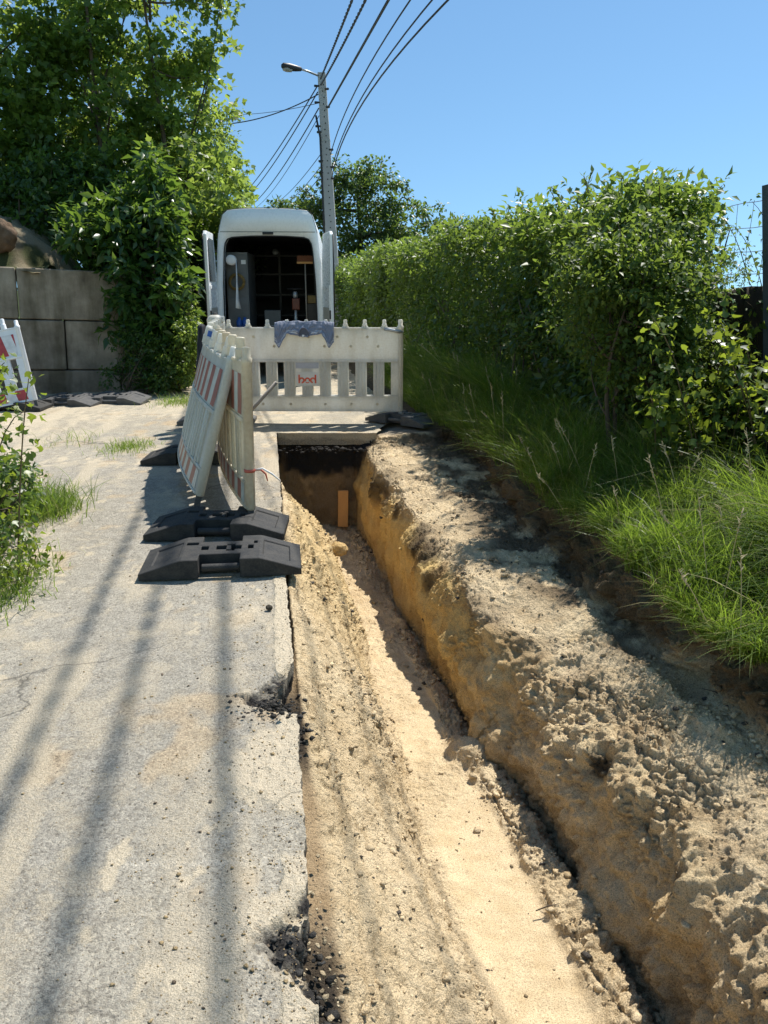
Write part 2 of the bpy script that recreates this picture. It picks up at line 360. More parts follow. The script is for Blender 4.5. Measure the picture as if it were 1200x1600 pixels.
# ------------------------------------------------------------------ terrain: swept cross sections
KEYS = {
 -2.0: [(-0.5,-0.17),(-0.03,-0.17),(0.1,-0.22),(0.17,-0.34),(0.4,-0.6),(0.56,-0.8),(0.62,-0.88),(0.8,-0.9),(0.99,-0.89),(1.04,-0.84),(1.14,-0.86),(1.24,-0.99),(1.25,-0.8),(1.27,-0.62),(1.31,-0.45),(1.4,-0.33),(1.562,-0.27),(1.75,-0.24),(1.928,-0.24),(2.063,-0.24),(2.113,-0.08),(2.203,0.03),(2.545,0.14),(3,0.28),(9,0.3)],
 1.3: [(-0.5,-0.17),(-0.03,-0.17),(0.1,-0.22),(0.16,-0.33),(0.4,-0.6),(0.56,-0.8),(0.62,-0.88),(0.8,-0.9),(0.99,-0.89),(1.04,-0.84),(1.14,-0.86),(1.24,-0.99),(1.25,-0.8),(1.27,-0.62),(1.31,-0.45),(1.4,-0.33),(1.562,-0.27),(1.75,-0.24),(1.928,-0.24),(2.063,-0.24),(2.113,-0.08),(2.203,0.03),(2.545,0.14),(3,0.28),(9,0.3)],
 1.95: [(-0.5,-0.17),(-0.03,-0.17),(0.1,-0.22),(0.16,-0.33),(0.4,-0.6),(0.56,-0.8),(0.62,-0.88),(0.8,-0.9),(0.99,-0.89),(1.04,-0.84),(1.14,-0.86),(1.24,-0.99),(1.25,-0.84),(1.28,-0.66),(1.34,-0.48),(1.46,-0.35),(1.556,-0.27),(1.735,-0.24),(1.904,-0.24),(2.031,-0.24),(2.082,-0.08),(2.171,0.03),(2.522,0.14),(3,0.28),(9,0.3)],
 2.5: [(-0.5,-0.15),(-0.03,-0.15),(0.05,-0.17),(0.11,-0.26),(0.36,-0.56),(0.54,-0.8),(0.61,-0.88),(0.79,-0.9),(0.96,-0.89),(1.01,-0.84),(1.12,-0.86),(1.22,-0.98),(1.23,-0.8),(1.265,-0.63),(1.34,-0.47),(1.47,-0.345),(1.62,-0.28),(1.75,-0.25),(1.879,-0.25),(1.929,-0.24),(1.99,-0.08),(2.089,0.03),(2.493,0.14),(3,0.28),(9,0.3)],
 3.2: [(-0.5,-0.14),(-0.03,-0.13),(0.03,-0.1),(0.11,-0.2),(0.36,-0.54),(0.53,-0.8),(0.6,-0.88),(0.75,-0.9),(0.91,-0.89),(0.97,-0.85),(1.08,-0.87),(1.16,-0.98),(1.17,-0.8),(1.205,-0.63),(1.28,-0.47),(1.41,-0.345),(1.56,-0.28),(1.69,-0.25),(1.765,-0.25),(1.815,-0.24),(1.865,-0.08),(1.975,0.03),(2.425,0.14),(3,0.28),(9,0.3)],
 3.78: [(-0.5,-0.13),(-0.03,-0.12),(0.02,-0.05),(0.12,-0.16),(0.36,-0.5),(0.5,-0.78),(0.57,-0.88),(0.68,-0.9),(0.84,-0.9),(0.9,-0.89),(0.97,-0.91),(1.07,-0.98),(1.08,-0.8),(1.115,-0.63),(1.19,-0.47),(1.32,-0.345),(1.47,-0.28),(1.6,-0.25),(1.742,-0.25),(1.792,-0.23),(1.842,-0.06),(1.952,0.05),(2.38,0.14),(3,0.28),(9,0.3)],
 4.0: [(-0.5,-0.13),(-0.03,-0.12),(0.02,-0.05),(0.12,-0.16),(0.36,-0.5),(0.5,-0.78),(0.57,-0.88),(0.68,-0.9),(0.84,-0.9),(0.9,-0.89),(0.97,-0.91),(1.04,-0.97),(1.01,-0.77),(1,-0.6),(1.04,-0.42),(1.14,-0.29),(1.266,-0.25),(1.535,-0.22),(1.724,-0.22),(1.782,-0.23),(1.832,-0.06),(1.942,0.05),(2.373,0.14),(3,0.28),(9,0.3)],
 5.2: [(-0.5,-0.13),(-0.03,-0.12),(0.02,-0.05),(0.1,-0.14),(0.33,-0.43),(0.46,-0.72),(0.52,-0.87),(0.62,-0.91),(0.78,-0.92),(0.84,-0.92),(0.9,-0.94),(0.97,-0.98),(0.955,-0.74),(0.95,-0.54),(0.975,-0.37),(1.06,-0.25),(1.18,-0.22),(1.48,-0.2),(1.7,-0.2),(1.78,-0.21),(1.83,-0.04),(1.93,0.07),(2.35,0.14),(3,0.28),(9,0.3)],
 6.6: [(-0.5,-0.13),(-0.03,-0.13),(0.02,-0.08),(0.1,-0.2),(0.3,-0.4),(0.42,-0.62),(0.5,-0.88),(0.6,-0.95),(0.74,-0.96),(0.8,-0.96),(0.86,-0.97),(0.93,-1),(0.91,-0.74),(0.91,-0.54),(0.93,-0.35),(1,-0.2),(1.12,-0.17),(1.46,-0.16),(1.72,-0.16),(1.85,-0.17),(1.89,0),(1.97,0.1),(2.3,0.24),(2.9,0.36),(9,0.3)],
 7.15: [(-0.5,-0.13),(-0.03,-0.13),(0.01,-0.26),(0.07,-0.33),(0.24,-0.52),(0.38,-0.75),(0.47,-0.93),(0.58,-0.98),(0.72,-0.99),(0.78,-0.99),(0.84,-1),(0.91,-1.01),(0.9,-0.74),(0.9,-0.54),(0.92,-0.35),(0.99,-0.19),(1.116,-0.15),(1.49,-0.14),(1.784,-0.14),(1.944,-0.15),(1.984,0),(2.064,0.11),(2.36,0.24),(2.9,0.36),(9,0.3)],
 7.6: [(-0.5,-0.13),(-0.03,-0.13),(0,-0.42),(0.03,-0.62),(0.14,-0.82),(0.3,-0.93),(0.44,-0.99),(0.56,-1),(0.7,-1.01),(0.76,-1.01),(0.82,-1.01),(0.88,-1.02),(0.88,-0.74),(0.885,-0.54),(0.91,-0.34),(0.98,-0.17),(1.096,-0.13),(1.48,-0.12),(1.764,-0.12),(1.924,-0.13),(1.964,0),(2.054,0.11),(2.36,0.24),(2.9,0.36),(9,0.3)],
 8.48: [(-0.5,-0.13),(-0.03,-0.13),(0,-0.42),(0.01,-0.7),(0.1,-0.95),(0.28,-1),(0.42,-1.01),(0.54,-1.02),(0.68,-1.02),(0.74,-1.02),(0.8,-1.02),(0.86,-1.03),(0.865,-0.74),(0.87,-0.54),(0.89,-0.34),(0.96,-0.15),(1.1,-0.11),(1.46,-0.1),(1.68,-0.1),(1.82,-0.1),(1.88,0),(1.98,0.08),(2.3,0.3),(2.7,0.42),(9,0.3)],
 8.6: [(-0.5,-0.13),(-0.03,-0.13),(0,-0.14),(0.01,-0.14),(0.1,-0.14),(0.28,-0.14),(0.42,-0.14),(0.54,-0.14),(0.68,-0.14),(0.74,-0.14),(0.8,-0.14),(0.86,-0.14),(0.865,-0.13),(0.87,-0.13),(0.89,-0.12),(0.96,-0.11),(1.1,-0.06),(1.44,-0.03),(1.64,-0.02),(1.76,-0.01),(1.84,0),(1.94,0.08),(2.3,0.3),(2.7,0.42),(9,0.3)],
 9.4: [(-0.5,-0.13),(-0.03,-0.13),(0,-0.13),(0.01,-0.13),(0.1,-0.13),(0.28,-0.13),(0.42,-0.13),(0.54,-0.13),(0.68,-0.13),(0.74,-0.13),(0.8,-0.13),(0.86,-0.13),(0.87,-0.13),(0.88,-0.13),(0.9,-0.13),(0.96,-0.13),(1.05,-0.13),(1.3,-0.06),(1.42,-0.03),(1.5,-0.02),(1.65,0.06),(1.8,0.16),(2.2,0.38),(2.6,0.45),(9,0.3)],
 26.0: [(-0.5,-0.13),(-0.03,-0.13),(0,-0.13),(0.01,-0.13),(0.1,-0.13),(0.28,-0.13),(0.42,-0.13),(0.54,-0.13),(0.68,-0.13),(0.74,-0.13),(0.8,-0.13),(0.86,-0.13),(0.87,-0.13),(0.88,-0.13),(0.9,-0.13),(0.96,-0.13),(1.05,-0.13),(1.3,-0.06),(1.42,-0.03),(1.5,-0.02),(1.65,0.06),(1.8,0.16),(2.2,0.38),(2.6,0.45),(9,0.3)],
}
SEG = [8,12,16,46,38,18,24,26,14,16,22,30,28,28,24,24,26,22,18,24,22,26,30,14]
ky = np.array(sorted(KEYS)); kv = np.array([KEYS[y] for y in ky])         # (nk, 25, 2)
ys = list(np.arange(-2.0, .9, .06)); y = .9
while y < 8.46: ys.append(y); y += max(.0052, .0020 * y)
ys += list(np.linspace(8.47, 8.62, 46)); y = 8.65
while y < 26: ys.append(y); y += .03 if y < 10 else .12
ys = np.array(ys)
# control points at every station (smooth interpolation along the road)
ctrl = np.zeros((len(ys), 25, 2))
for i, yv in enumerate(ys):
    k = int(np.clip(np.searchsorted(ky, yv) - 1, 0, len(ky) - 2))
    t = (yv - ky[k]) / (ky[k + 1] - ky[k]); t = np.clip(t, 0, 1)
    ctrl[i] = kv[k] * (1 - t) + kv[k + 1] * t
wob = lambda f, sd, a: a * fbm(ys * f, ys * 0 + sd, None, 3, sd)
fade = 1 - sstep(8.2, 8.6, ys)
for j, (f, a, az) in {3:(1.5,.05,.05),4:(1.4,.07,.06),5:(1.6,.06,.05),6:(1.3,.05,.02),8:(1.6,.05,.01),9:(2.6,.05,.04),10:(2,.04,.03),11:(1.7,.06,.02),12:(2.2,.05,.05),13:(2.2,.07,.06),14:(2.1,.08,.08),15:(1.8,.10,.06),16:(1.5,.10,.05),17:(1.2,.1,.04),18:(1.4,.1,.04),19:(1.8,.12,.03),20:(2.2,.12,.07),21:(1.9,.14,.06)}.items():
    ctrl[:, j, 0] += wob(f, j, a) * fade; ctrl[:, j, 1] += wob(f * 1.3, j + 40, az) * fade
S, Z, Q = [], [], []
for j in range(24):
    p0, p1, p2, p3 = ctrl[:, max(j - 1, 0)], ctrl[:, j], ctrl[:, j + 1], ctrl[:, min(j + 2, 24)]
    n = SEG[j]; ts = np.arange(n) / n
    if j == 23: ts = np.linspace(0, 1, n)
    for t in ts:
        lin = p1 * (1 - t) + p2 * t
        cr = .5 * ((2 * p1) + (-p0 + p2) * t + (2 * p0 - 5 * p1 + 4 * p2 - p3) * t * t + (-p0 + 3 * p1 - 3 * p2 + p3) * t ** 3)
        p = .45 * lin + .55 * cr
        S.append(p[:, 0]); Z.append(p[:, 1]); Q.append(j + t)
S = np.array(S).T; Z = np.array(Z).T; Q = np.array(Q)[None, :] + 0 * S
Yg = ys[:, None] + 0 * S
# lean the end wall of the trench slightly so that it has no perfectly straight plane
Xg = sx(S, Yg)
def normals(X, Y, Zz):
    P = np.stack([X, Y, Zz], -1)
    du = np.gradient(P, axis=0); dv = np.gradient(P, axis=1)
    n = np.cross(dv, du); n /= np.linalg.norm(n, axis=-1, keepdims=True) + 1e-12
    return np.where(n[..., 2:3] < -0.6, -n, n)
N = normals(Xg, Yg, Z)
band = lambda a, b, w=.5: sstep(a - w, a + w, Q) * (1 - sstep(b - w, b + w, Q))
m_floor = band(6.2, 8.4, .35); m_wall = band(11.2, 14.8, .6); m_left = band(2.6, 6.0, .4); m_shelf = band(15, 19, .5); m_bank = band(19.2, 21.2, .5); m_ridge = band(8.6, 11, .4)
m_under = 1 - sstep(1.4, 2.2, Q); near = 1 - sstep(8.56, 8.75, Yg)
# the smooth bucket track wanders inside the floor and is scuffed here and there
scuff = sstep(.05, .45, fbm(Xg * 2.2, Yg * 1.1, None, 4, 91))
m_floor = m_floor * (1 - .75 * scuff * sstep(1.2, 2.4, 5.4 - Yg * 0 - np.abs(Yg - 2.2)))
m_floor = m_floor * (1 - sstep(4.6, 5.6, Yg))
rough = np.clip(1 - .93 * m_floor, 0, 1)
big = fbm(Xg * 2.3, Yg * 2.3, Z * 2.3, 3, 1); mid = fbm(Xg * 7, Yg * 7, Z * 7, 3, 2); sm = fbm(Xg * 24, Yg * 24, Z * 24, 3, 3); fine = fbm(Xg * 75, Yg * 75, Z * 75, 2, 4)
ridg = 1 - np.abs(fbm(Xg * 11, Yg * 11, Z * 11, 4, 5)) * 2
crumb = np.maximum(0, fbm(Xg * 33, Yg * 33, Z * 33, 2, 6) - .08) ; crumb2 = np.maximum(0, fbm(Xg * 16, Yg * 16, Z * 16, 2, 7) - .16)
streak = fbm(Xg * 3, Yg * 17, Z * 2.4 + Yg * 3, 3, 8)       # scrape marks of the bucket running down the wall
patch = sstep(-.15, .35, fbm(Xg * 1.9, Yg * 1.9, Z * 1.9, 2, 9))
cw = 1 - .55 * m_wall * sstep(4.6, 5.4, Yg) + .7 * m_wall * (1 - sstep(3.6, 4.6, Yg))
gr = fbm(Xg * 150, Yg * 150, Z * 150, 2, 14)
disp = (.030 * big + .024 * mid * cw + .012 * sm * cw + .0065 * fine + .0030 * gr + .010 * (ridg - .4) * (.4 + .6 * patch) * cw * (1 - .5 * sstep(13.5, 15, Q)) + (.034 * crumb + .030 * crumb2) * (.25 + .9 * patch) * cw * (1 - .5 * sstep(13.5, 15, Q))) * rough
disp += m_wall * (.040 * streak * (1 - .4 * sstep(3.8, 4.4, 8 - Yg))) + m_floor * (.0018 * np.sin((Yg + .05 * big + .25 * S) * 62) * sstep(-.2, .3, mid) + .008 * big)
# soil slabs and slumps on the wall and rim
slump = np.maximum(0, fbm(Xg * 3.4, Yg * 3.4, Z * 3.4, 2, 13) - .12)
wx, wy, wz = Xg + .02 * sm, Yg + .02 * mid, Z + .02 * sm
a1, a2 = worley(wx * 15, wy * 15, wz * 15, 301); b1, b2 = worley(wx * 38, wy * 38, wz * 38, 311)
clod = np.clip(m_ridge * .9 + band(11, 16, .6) * (1 - sstep(4.4, 5.2, Yg)) * .62 + band(13.8, 16.5, .5) * .8 + band(16, 19, .5) * .45 + band(2.6, 6.2, .5) * .35 + m_bank * .9, 0, 1) * rough
cp = sstep(.02, .32, fbm(Xg * 2.6, Yg * 2.6, Z * 2.6, 3, 15))
disp += clod * cp * (.030 * (sstep(.02, .30, a2 - a1) - .7) + .012 * (_hash(np.floor(a1 * 9).astype(np.int64), np.floor(wx * 15).astype(np.int64), np.floor(wy * 15).astype(np.int64), 5) - .5)) + clod * (.35 + .65 * cp) * .013 * (sstep(.02, .30, b2 - b1) - .7)
disp += m_wall * (1 - sstep(3.6, 4.6, Yg)) * (.014 * fbm(Xg * 5, Yg * 34, Z * 6 + Yg * 4, 3, 16) + .010 * fbm(Xg * 40, Yg * 40, Z * 40, 2, 18))
disp += slump * .17 * np.clip(m_wall + .6 * m_ridge + .12 * m_left, 0, 1) * (1 - sstep(4.0, 5.0, Yg) * .75)
hol = lambda px, py, pz, r, a: -a * np.exp(-(((Xg - px) ** 2 + (Yg - py) ** 2 + (Z - pz) ** 2) / (r * r)))
for (px, py, Yh, r, a) in ((740, 1020, 4.15, .13, .10), (905, 1190, 2.95, .11, .10), (1030, 1385, 2.35, .09, .11), (1095, 1490, 2.02, .08, .10), (795, 1240, 3.2, .07, .05), (1090, 1090, 3.3, .10, .10)):
    p = at(px, py, Yh); disp += hol(p.x, p.y, p.z, r, a)
p = at(742, 1088, 3.75); disp += .09 * np.exp(-((Xg - p.x) ** 2 / .012 + (Yg - p.y) ** 2 / .010))
disp *= near * (1 - .8 * m_under)
far_amp = (1 - near)
disp += far_amp * .012 * mid
# the bank's undercut, crumbly face
disp += m_bank * near * (.07 * mid + .05 * (ridg - .5) + .10 * crumb2 + .06 * crumb)
P = np.stack([Xg, Yg, Z], -1) + N * disp[..., None]
# small overhanging crust lines (cracks) along the ridge beside the track
crk = np.exp(-((Q - 8.75 - .25 * fbm(Yg * 3, Yg * 0, None, 3, 77)) / .10) ** 2) * sstep(1.0, 1.4, Yg) * (1 - sstep(3.4, 4.0, Yg)) * sstep(-.25, .1, fbm(Yg * 2.4, Yg * 0 + 3, None, 2, 78))
P[..., 2] -= .035 * crk
# colours of the soils, with the hedge shade painted in on the shelf
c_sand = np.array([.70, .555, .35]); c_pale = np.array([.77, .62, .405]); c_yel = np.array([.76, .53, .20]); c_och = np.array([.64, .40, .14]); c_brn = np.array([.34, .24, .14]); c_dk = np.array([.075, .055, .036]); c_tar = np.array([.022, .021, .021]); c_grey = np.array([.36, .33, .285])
def lerp(a, b, t): return a * (1 - t[..., None]) + b * t[..., None]
n1 = fbm(Xg * 1.6, Yg * 1.6, Z * 1.6, 4, 21); n2 = fbm(Xg * 6, Yg * 6, Z * 6, 4, 22); n3 = fbm(Xg * 2.8, Yg * 2.8, Z * 2.8, 3, 23)
C = np.zeros(P.shape) + c_sand
C = lerp(C, c_pale, .85 * sstep(-.25, .3, n1) * (1 - m_wall * sstep(3.4, 4.6, Yg)))
C = lerp(C, c_brn, .22 * sstep(.05, .5, n2) * (1 - m_floor))
C = lerp(C, np.array([.50, .395, .25]), .9 * m_floor)
farw = sstep(3.4, 4.6, Yg)
C = lerp(C, c_yel, np.clip(m_wall * (.15 + .85 * farw), 0, 1) * .9)
C = lerp(C, c_och, m_wall * (.18 + .52 * farw) * sstep(.0, .4, n2 + .3 * streak))
C = lerp(C, c_brn * 1.1, m_wall * .28 * sstep(.35, .8, np.sin(Z * 34 + 3 * big + 1.4 * n2 + Yg * .4)) * sstep(-.3, .2, n1))
C = lerp(C, c_brn, band(10.6, 12.0, .5) * .45)
C = lerp(C, c_brn, band(14.2, 15.6, .5) * .65 * sstep(-.2, .3, n2))
C = lerp(C, c_dk, band(13.8, 15.9, .5) * .85 * sstep(-.02, .3, n3 + .35 * n2) * sstep(3.4, 4.8, Yg))
C = lerp(C, c_yel, band(2.6, 5.2, .6) * .40 * sstep(3.4, 5.4, Yg))
C = lerp(C, c_pale, m_shelf * .5)
C = lerp(C, c_brn, m_shelf * .22 * sstep(-.3, .4, n3) + 0 * Q)
C = lerp(C, c_dk * 2.0, np.maximum(m_shelf, band(18, 20, .5)) * .93 * sstep(-.45, .05, n2 + .5 * n3) * sstep(15.9, 17.4, Q + .5 * n3) * sstep(3.0, 4.2, Yg))  # humus tone on the outer shelf, painting the hedge's shade in darker
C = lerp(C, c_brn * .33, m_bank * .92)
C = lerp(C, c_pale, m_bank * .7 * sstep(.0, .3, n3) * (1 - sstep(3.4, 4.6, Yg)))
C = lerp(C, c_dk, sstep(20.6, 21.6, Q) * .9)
# tarmac base layer under the broken edge and on the trench's end wall
bm = np.exp(-((Yg - 2.74) / .30) ** 4) + np.exp(-((Yg - 1.50) / .30) ** 4) + sstep(6.6, 7.0, Yg)
C = lerp(C, c_brn * 1.1, (1 - sstep(1.5, 2.05, Q)) * .8)
C = lerp(C, c_tar, (1 - sstep(1.5, 2.05 , Q)) * .92 * np.clip(bm, 0, 1))
endw = sstep(8.40, 8.50, Yg) * (1 - sstep(1.0, 1.12, S)) * sstep(1.9, 2.1, Q)
C = lerp(C, lerp(np.zeros(C.shape) + np.array([.24, .16, .085]), np.array([.44, .30, .15]), sstep(0, .3, n2)), endw * .9)
C = lerp(C, c_tar * 1.3, endw * sstep(-.48, -.36, Z + .22 * n2 + .14 * n3))
leftw = sstep(6.9, 7.4, Yg) * sstep(1.9, 2.1, Q) * (1 - sstep(3.2, 4.2, Q))
C = lerp(C, np.array([.36, .24, .12]), leftw * .9)
C = lerp(C, c_tar, leftw * sstep(-.40, -.28, Z + .06 * n2))
C = lerp(C, c_grey, sstep(8.6, 8.9, Yg) * .7)
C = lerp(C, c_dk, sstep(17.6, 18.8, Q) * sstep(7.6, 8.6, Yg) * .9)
for (px, py, Yh, r) in ((1045, 1375, 2.35, .10), (1100, 1490, 2.02, .10), (935, 1195, 2.95, .08), (640, 850, 5.5, .16), (660, 905, 5.0, .14), (1010, 1400, 2.3, .05)):
    p = at(px, py, Yh); d = np.sqrt((Xg - p.x) ** 2 + (Yg - p.y) ** 2 + (Z - p.z) ** 2)
    C = lerp(C, c_dk * .7, (1 - sstep(r * .45, r, d + .05 * n2)) * .9)
nr, nc = Q.shape
idx = np.arange(nr * nc).reshape(nr, nc)
quads = np.stack([idx[:-1, :-1], idx[:-1, 1:], idx[1:, 1:], idx[1:, :-1]], -1).reshape(-1, 4)
TP = P.reshape(-1, 3)
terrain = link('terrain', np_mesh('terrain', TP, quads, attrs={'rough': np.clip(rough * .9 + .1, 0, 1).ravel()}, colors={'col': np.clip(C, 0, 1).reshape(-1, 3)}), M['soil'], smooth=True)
tag(terrain, kind='structure')
TNrm = N.reshape(-1, 3); TQ = Q.ravel(); TYv = Yg.ravel(); TC = C.reshape(-1, 3)

def terrain_z(x, y):
    """height of the ground right of the trench by cross section"""
    s = x - S0 + SLOPE * y
    k = int(np.clip(np.searchsorted(ys, y), 0, len(ys) - 1))
    row = P[k]; ss = row[:, 0] - S0 + SLOPE * row[:, 1]
    j = int(np.argmin(np.abs(ss[330:] - s))) + 330
    return float(row[j, 2])

# ------------------------------------------------------------------ road (asphalt with a broken edge)
def edge_of(Yv):
    e = .010 * fbm(Yv * 4, Yv * 0, None, 4, 31) + .006 * fbm(Yv * 22, Yv * 0, None, 3, 32) + .006 * fbm(Yv * 70, Yv * 0, None, 3, 34)
    bite = lambda c, w0, w1, d: -d * np.where(Yv > c, 1 - sstep(0, w1, Yv - c), 1 - sstep(0, w0, c - Yv))
    jag = 1 + .75 * fbm(Yv * 24, Yv * 0 + 5, None, 4, 33)
    e = e + bite(2.72, .12, .36, .075) * jag + bite(1.56, .16, .14, .035) * jag + bite(1.30, .1, .1, .02) * jag
    e = e * (1 - sstep(6.3, 6.8, Yv) * .6)
    return e
def road_grid(yv, sfun, ncol, power):
    u = (1 - (1 - np.linspace(0, 1, ncol)) ** power)
    Yr = yv[:, None] + 0 * u[None, :]
    lo, hi = sfun
    Sr = lo + (hi - lo) * u[None, :]
    return Sr, Yr
c_asp = np.array([.345, .322, .275]); c_drift = np.array([.53, .455, .335]); c_stain = np.array([.50, .36, .20])
def road_surface(Sr, Yr):
    X = sx(Sr, Yr)
    n_a = fbm(X * .9, Yr * .7, None, 4, 41); n_b = fbm(X * 3.1, Yr * 2.2, None, 5, 42); n_c = fbm(X * 11, Yr * 9, None, 4, 43)
    Zr = .012 * fbm(X * .5, Yr * .5, None, 3, 44) - .004 + .0025 * n_b
    Cc = np.zeros(X.shape + (3,)) + c_asp
    Cc = lerp(Cc, c_asp * np.array([1.22, 1.2, 1.16]), sstep(-.1, .4, n_a) * .8)
    dust = np.maximum(.54 * sstep(-.2, .45, n_b + .45 * n_c), .95 * sstep(.12, .34, fbm(X * 15, Yr * 9, None, 5, 48)) * (.35 + .65 * sstep(-.3, .3, n_a + .4 * n_b)))
    Cc = lerp(Cc, c_stain, .45 * sstep(.22, .5, fbm(X * 4.5, Yr * 3.4, None, 4, 45)))
    edge = sstep(-.34, -.02, Sr) * (1 - sstep(5.0, 7.0, Yr) * .55)
    sandy = np.clip(sstep(-.25, .30, n_b + .45 * n_c + .55 * edge * (1 - sstep(2.4, 3.0, Yr)) - .42 + .9 * edge * sstep(.9, 1.0, edge)), 0, 1) * sstep(-.55, -.08, Sr) * (1 - sstep(3.2, 6.5, Yr) * .6) * (1 - sstep(8.3, 8.6, Yr))
    # clean patches near the edge, where a plate lay
    clean = np.exp(-(((Yr - 1.95) / .10) ** 4 + ((Sr + .07) / .09) ** 4)); sandy = sandy * (1 - clean)
    dust = np.maximum(dust, .66 * sstep(.08, .42, fbm(Sr * 4.2 + .3 * n_a, Yr * .75, None, 5, 49)))
    sandy = np.clip(sandy, 0, 1); dust = np.clip(np.maximum(dust * (1 - clean), sandy * 1.15), 0, 1.15)
    Zr = Zr + sandy * (.006 + .010 * np.maximum(0, fbm(X * 30, Yr * 30, None, 3, 46)) + .006 * np.maximum(0, fbm(X * 70, Yr * 70, None, 2, 47)))
    # crumbled tarmac where the edge has broken away
    def crumble(yc, w0, w1, depth):
        prof_ = np.where(Yr > yc, 1 - sstep(0, w1, Yr - yc), 1 - sstep(0, w0, yc - Yr)); lim = -depth * prof_ * (1 + .55 * fbm(X * 14, Yr * 20, None, 4, 57)) - .004
        return sstep(-.012, .016, Sr - lim) * sstep(.02, .12, prof_)
    cr = np.maximum(np.maximum(crumble(2.70, .10, .36, .17), crumble(1.56, .20, .20, .13)), crumble(1.28, .10, .10, .07))
    rub = fbm(X * 26, Yr * 26, None, 4, 58); Zr = Zr - cr * (.016 + .022 * np.abs(rub) + .014 * sstep(.05, .35, fbm(X * 11, Yr * 11, None, 3, 59)))
    Cc = lerp(Cc, lerp(np.zeros(Cc.shape) + c_tar * 1.5, c_asp * .55, sstep(.05, .4, rub)), cr * .97); dust = dust * (1 - cr * sstep(-.35, .1, fbm(X * 9, Yr * 9, None, 3, 60) * -1 + .05))
    # pale joint lines across the road
    for (yj, w) in ((2.44, .016), (1.82, .02), (8.9, .02)):
        Cc = lerp(Cc, c_asp * 1.5, .55 * np.exp(-((Yr - yj - .03 * n_a) / w) ** 2) * sstep(-.1, .2, n_a + .2 * n_c))
    left = sstep(-1.6, -2.6, Sr) if False else (1 - sstep(-2.6, -1.5, Sr))
    Cc = lerp(Cc, np.array([.40, .36, .29]), left * .6)
    Zr = Zr + left * .01 * n_c
    return X, Zr, Cc, dust
yv = [-3.0, -2.0, -1.0, 0., .4, .7]; y = .9
while y < 8.55: yv.append(y); y += max(.0085, .0032 * y)
yv.append(8.555); yv = np.array(yv)
RV, RQ, RC, RS = [], [], [], []; off = 0
def push_grid(X, Yr, Zr, Cc, sd, skirt=None):
    global off
    nr, nc = X.shape
    id_ = np.arange(nr * nc).reshape(nr, nc) + off
    RV.append(np.stack([X, Yr, Zr], -1).reshape(-1, 3)); RC.append(Cc.reshape(-1, 3)); RS.append(sd.ravel())
    RQ.append(np.stack([id_[:-1, :-1], id_[:-1, 1:], id_[1:, 1:], id_[1:, :-1]], -1).reshape(-1, 4)); off += nr * nc
Sr, Yr = road_grid(yv, (np.full((len(yv), 1), -4.6), edge_of(yv)[:, None]), 250, 2.3)
X, Zr, Cc, sd = road_surface(Sr, Yr); push_grid(X, Yr, Zr, Cc, sd)
# the cut side of the slab: rough face down to the soil
k = np.linspace(0, 1, 10)[None, :]
Xe = X[:, -1:] - .012 * k + .010 * fbm(yv[:, None] * 30 + 0 * k, k * 4 + 0 * yv[:, None], None, 3, 51) * np.sin(k * math.pi)
Ze = Zr[:, -1:] - k * .16
ce = lerp(np.zeros(Xe.shape + (3,)) + c_asp * .75, c_tar * 1.6, sstep(.15, .5, k + .25 * fbm(yv[:, None] * 12 + 0 * k, k * 3 + 0 * yv[:, None], None, 3, 52)))
push_grid(Xe, yv[:, None] + 0 * k, Ze, ce, np.zeros(Xe.shape))
# the full width of the road beyond the trench, and its cut face
yf = np.concatenate([np.linspace(8.56, 10, 70), np.linspace(10.05, 34, 160)])
Sf, Yf = road_grid(yf, (np.full((len(yf), 1), -4.6), (1.10 + .40 * sstep(8.6, 9.8, yf) + .06 * fbm(yf * 4, yf * 0, None, 3, 53))[:, None]), 150, 1.0)
wig = (.03 * fbm(Sf * 5, Sf * 0, None, 4, 54) + .012 * fbm(Sf * 24, Sf * 0, None, 3, 61)) * (1 - sstep(8.56, 8.8, Yf)) * sstep(0, .1, Sf) * (1 - sstep(.9, 1.1, Sf))
Xf, Zf, Cf, sf = road_surface(Sf, Yf + wig); Cf = lerp(Cf, Cf * np.array([1.06, 1.04, 1.0]), np.ones(Sf.shape)); push_grid(Xf, Yf + wig, Zf, Cf, sf)
kk = np.linspace(0, 1, 8)[:, None]; m0 = (Sf[0] > -.02)
Sx = Sf[0][None, m0] + 0 * kk; X0 = Xf[0][None, m0] + 0 * kk; Y0 = (Yf + wig)[0][None, m0] + .012 * fbm(Sx * 12, kk * 3 + 0 * Sx, None, 3, 55) * kk
push_grid(X0, Y0, Zf[0][None, m0] - kk * .13, lerp(np.zeros(X0.shape + (3,)) + np.array([.40, .35, .26]), c_tar * 1.5, sstep(.42, .55, kk + .30 * fbm(Sx * 9, kk * 2 + 0 * Sx, None, 4, 56))), np.zeros(X0.shape) + .6)
road = link('road', np_mesh('road', np.concatenate(RV), np.concatenate(RQ), attrs={'sand': np.concatenate(RS)}, colors={'col': np.clip(np.concatenate(RC), 0, 1)}), M['road'], smooth=True)
tag(road, kind='structure')

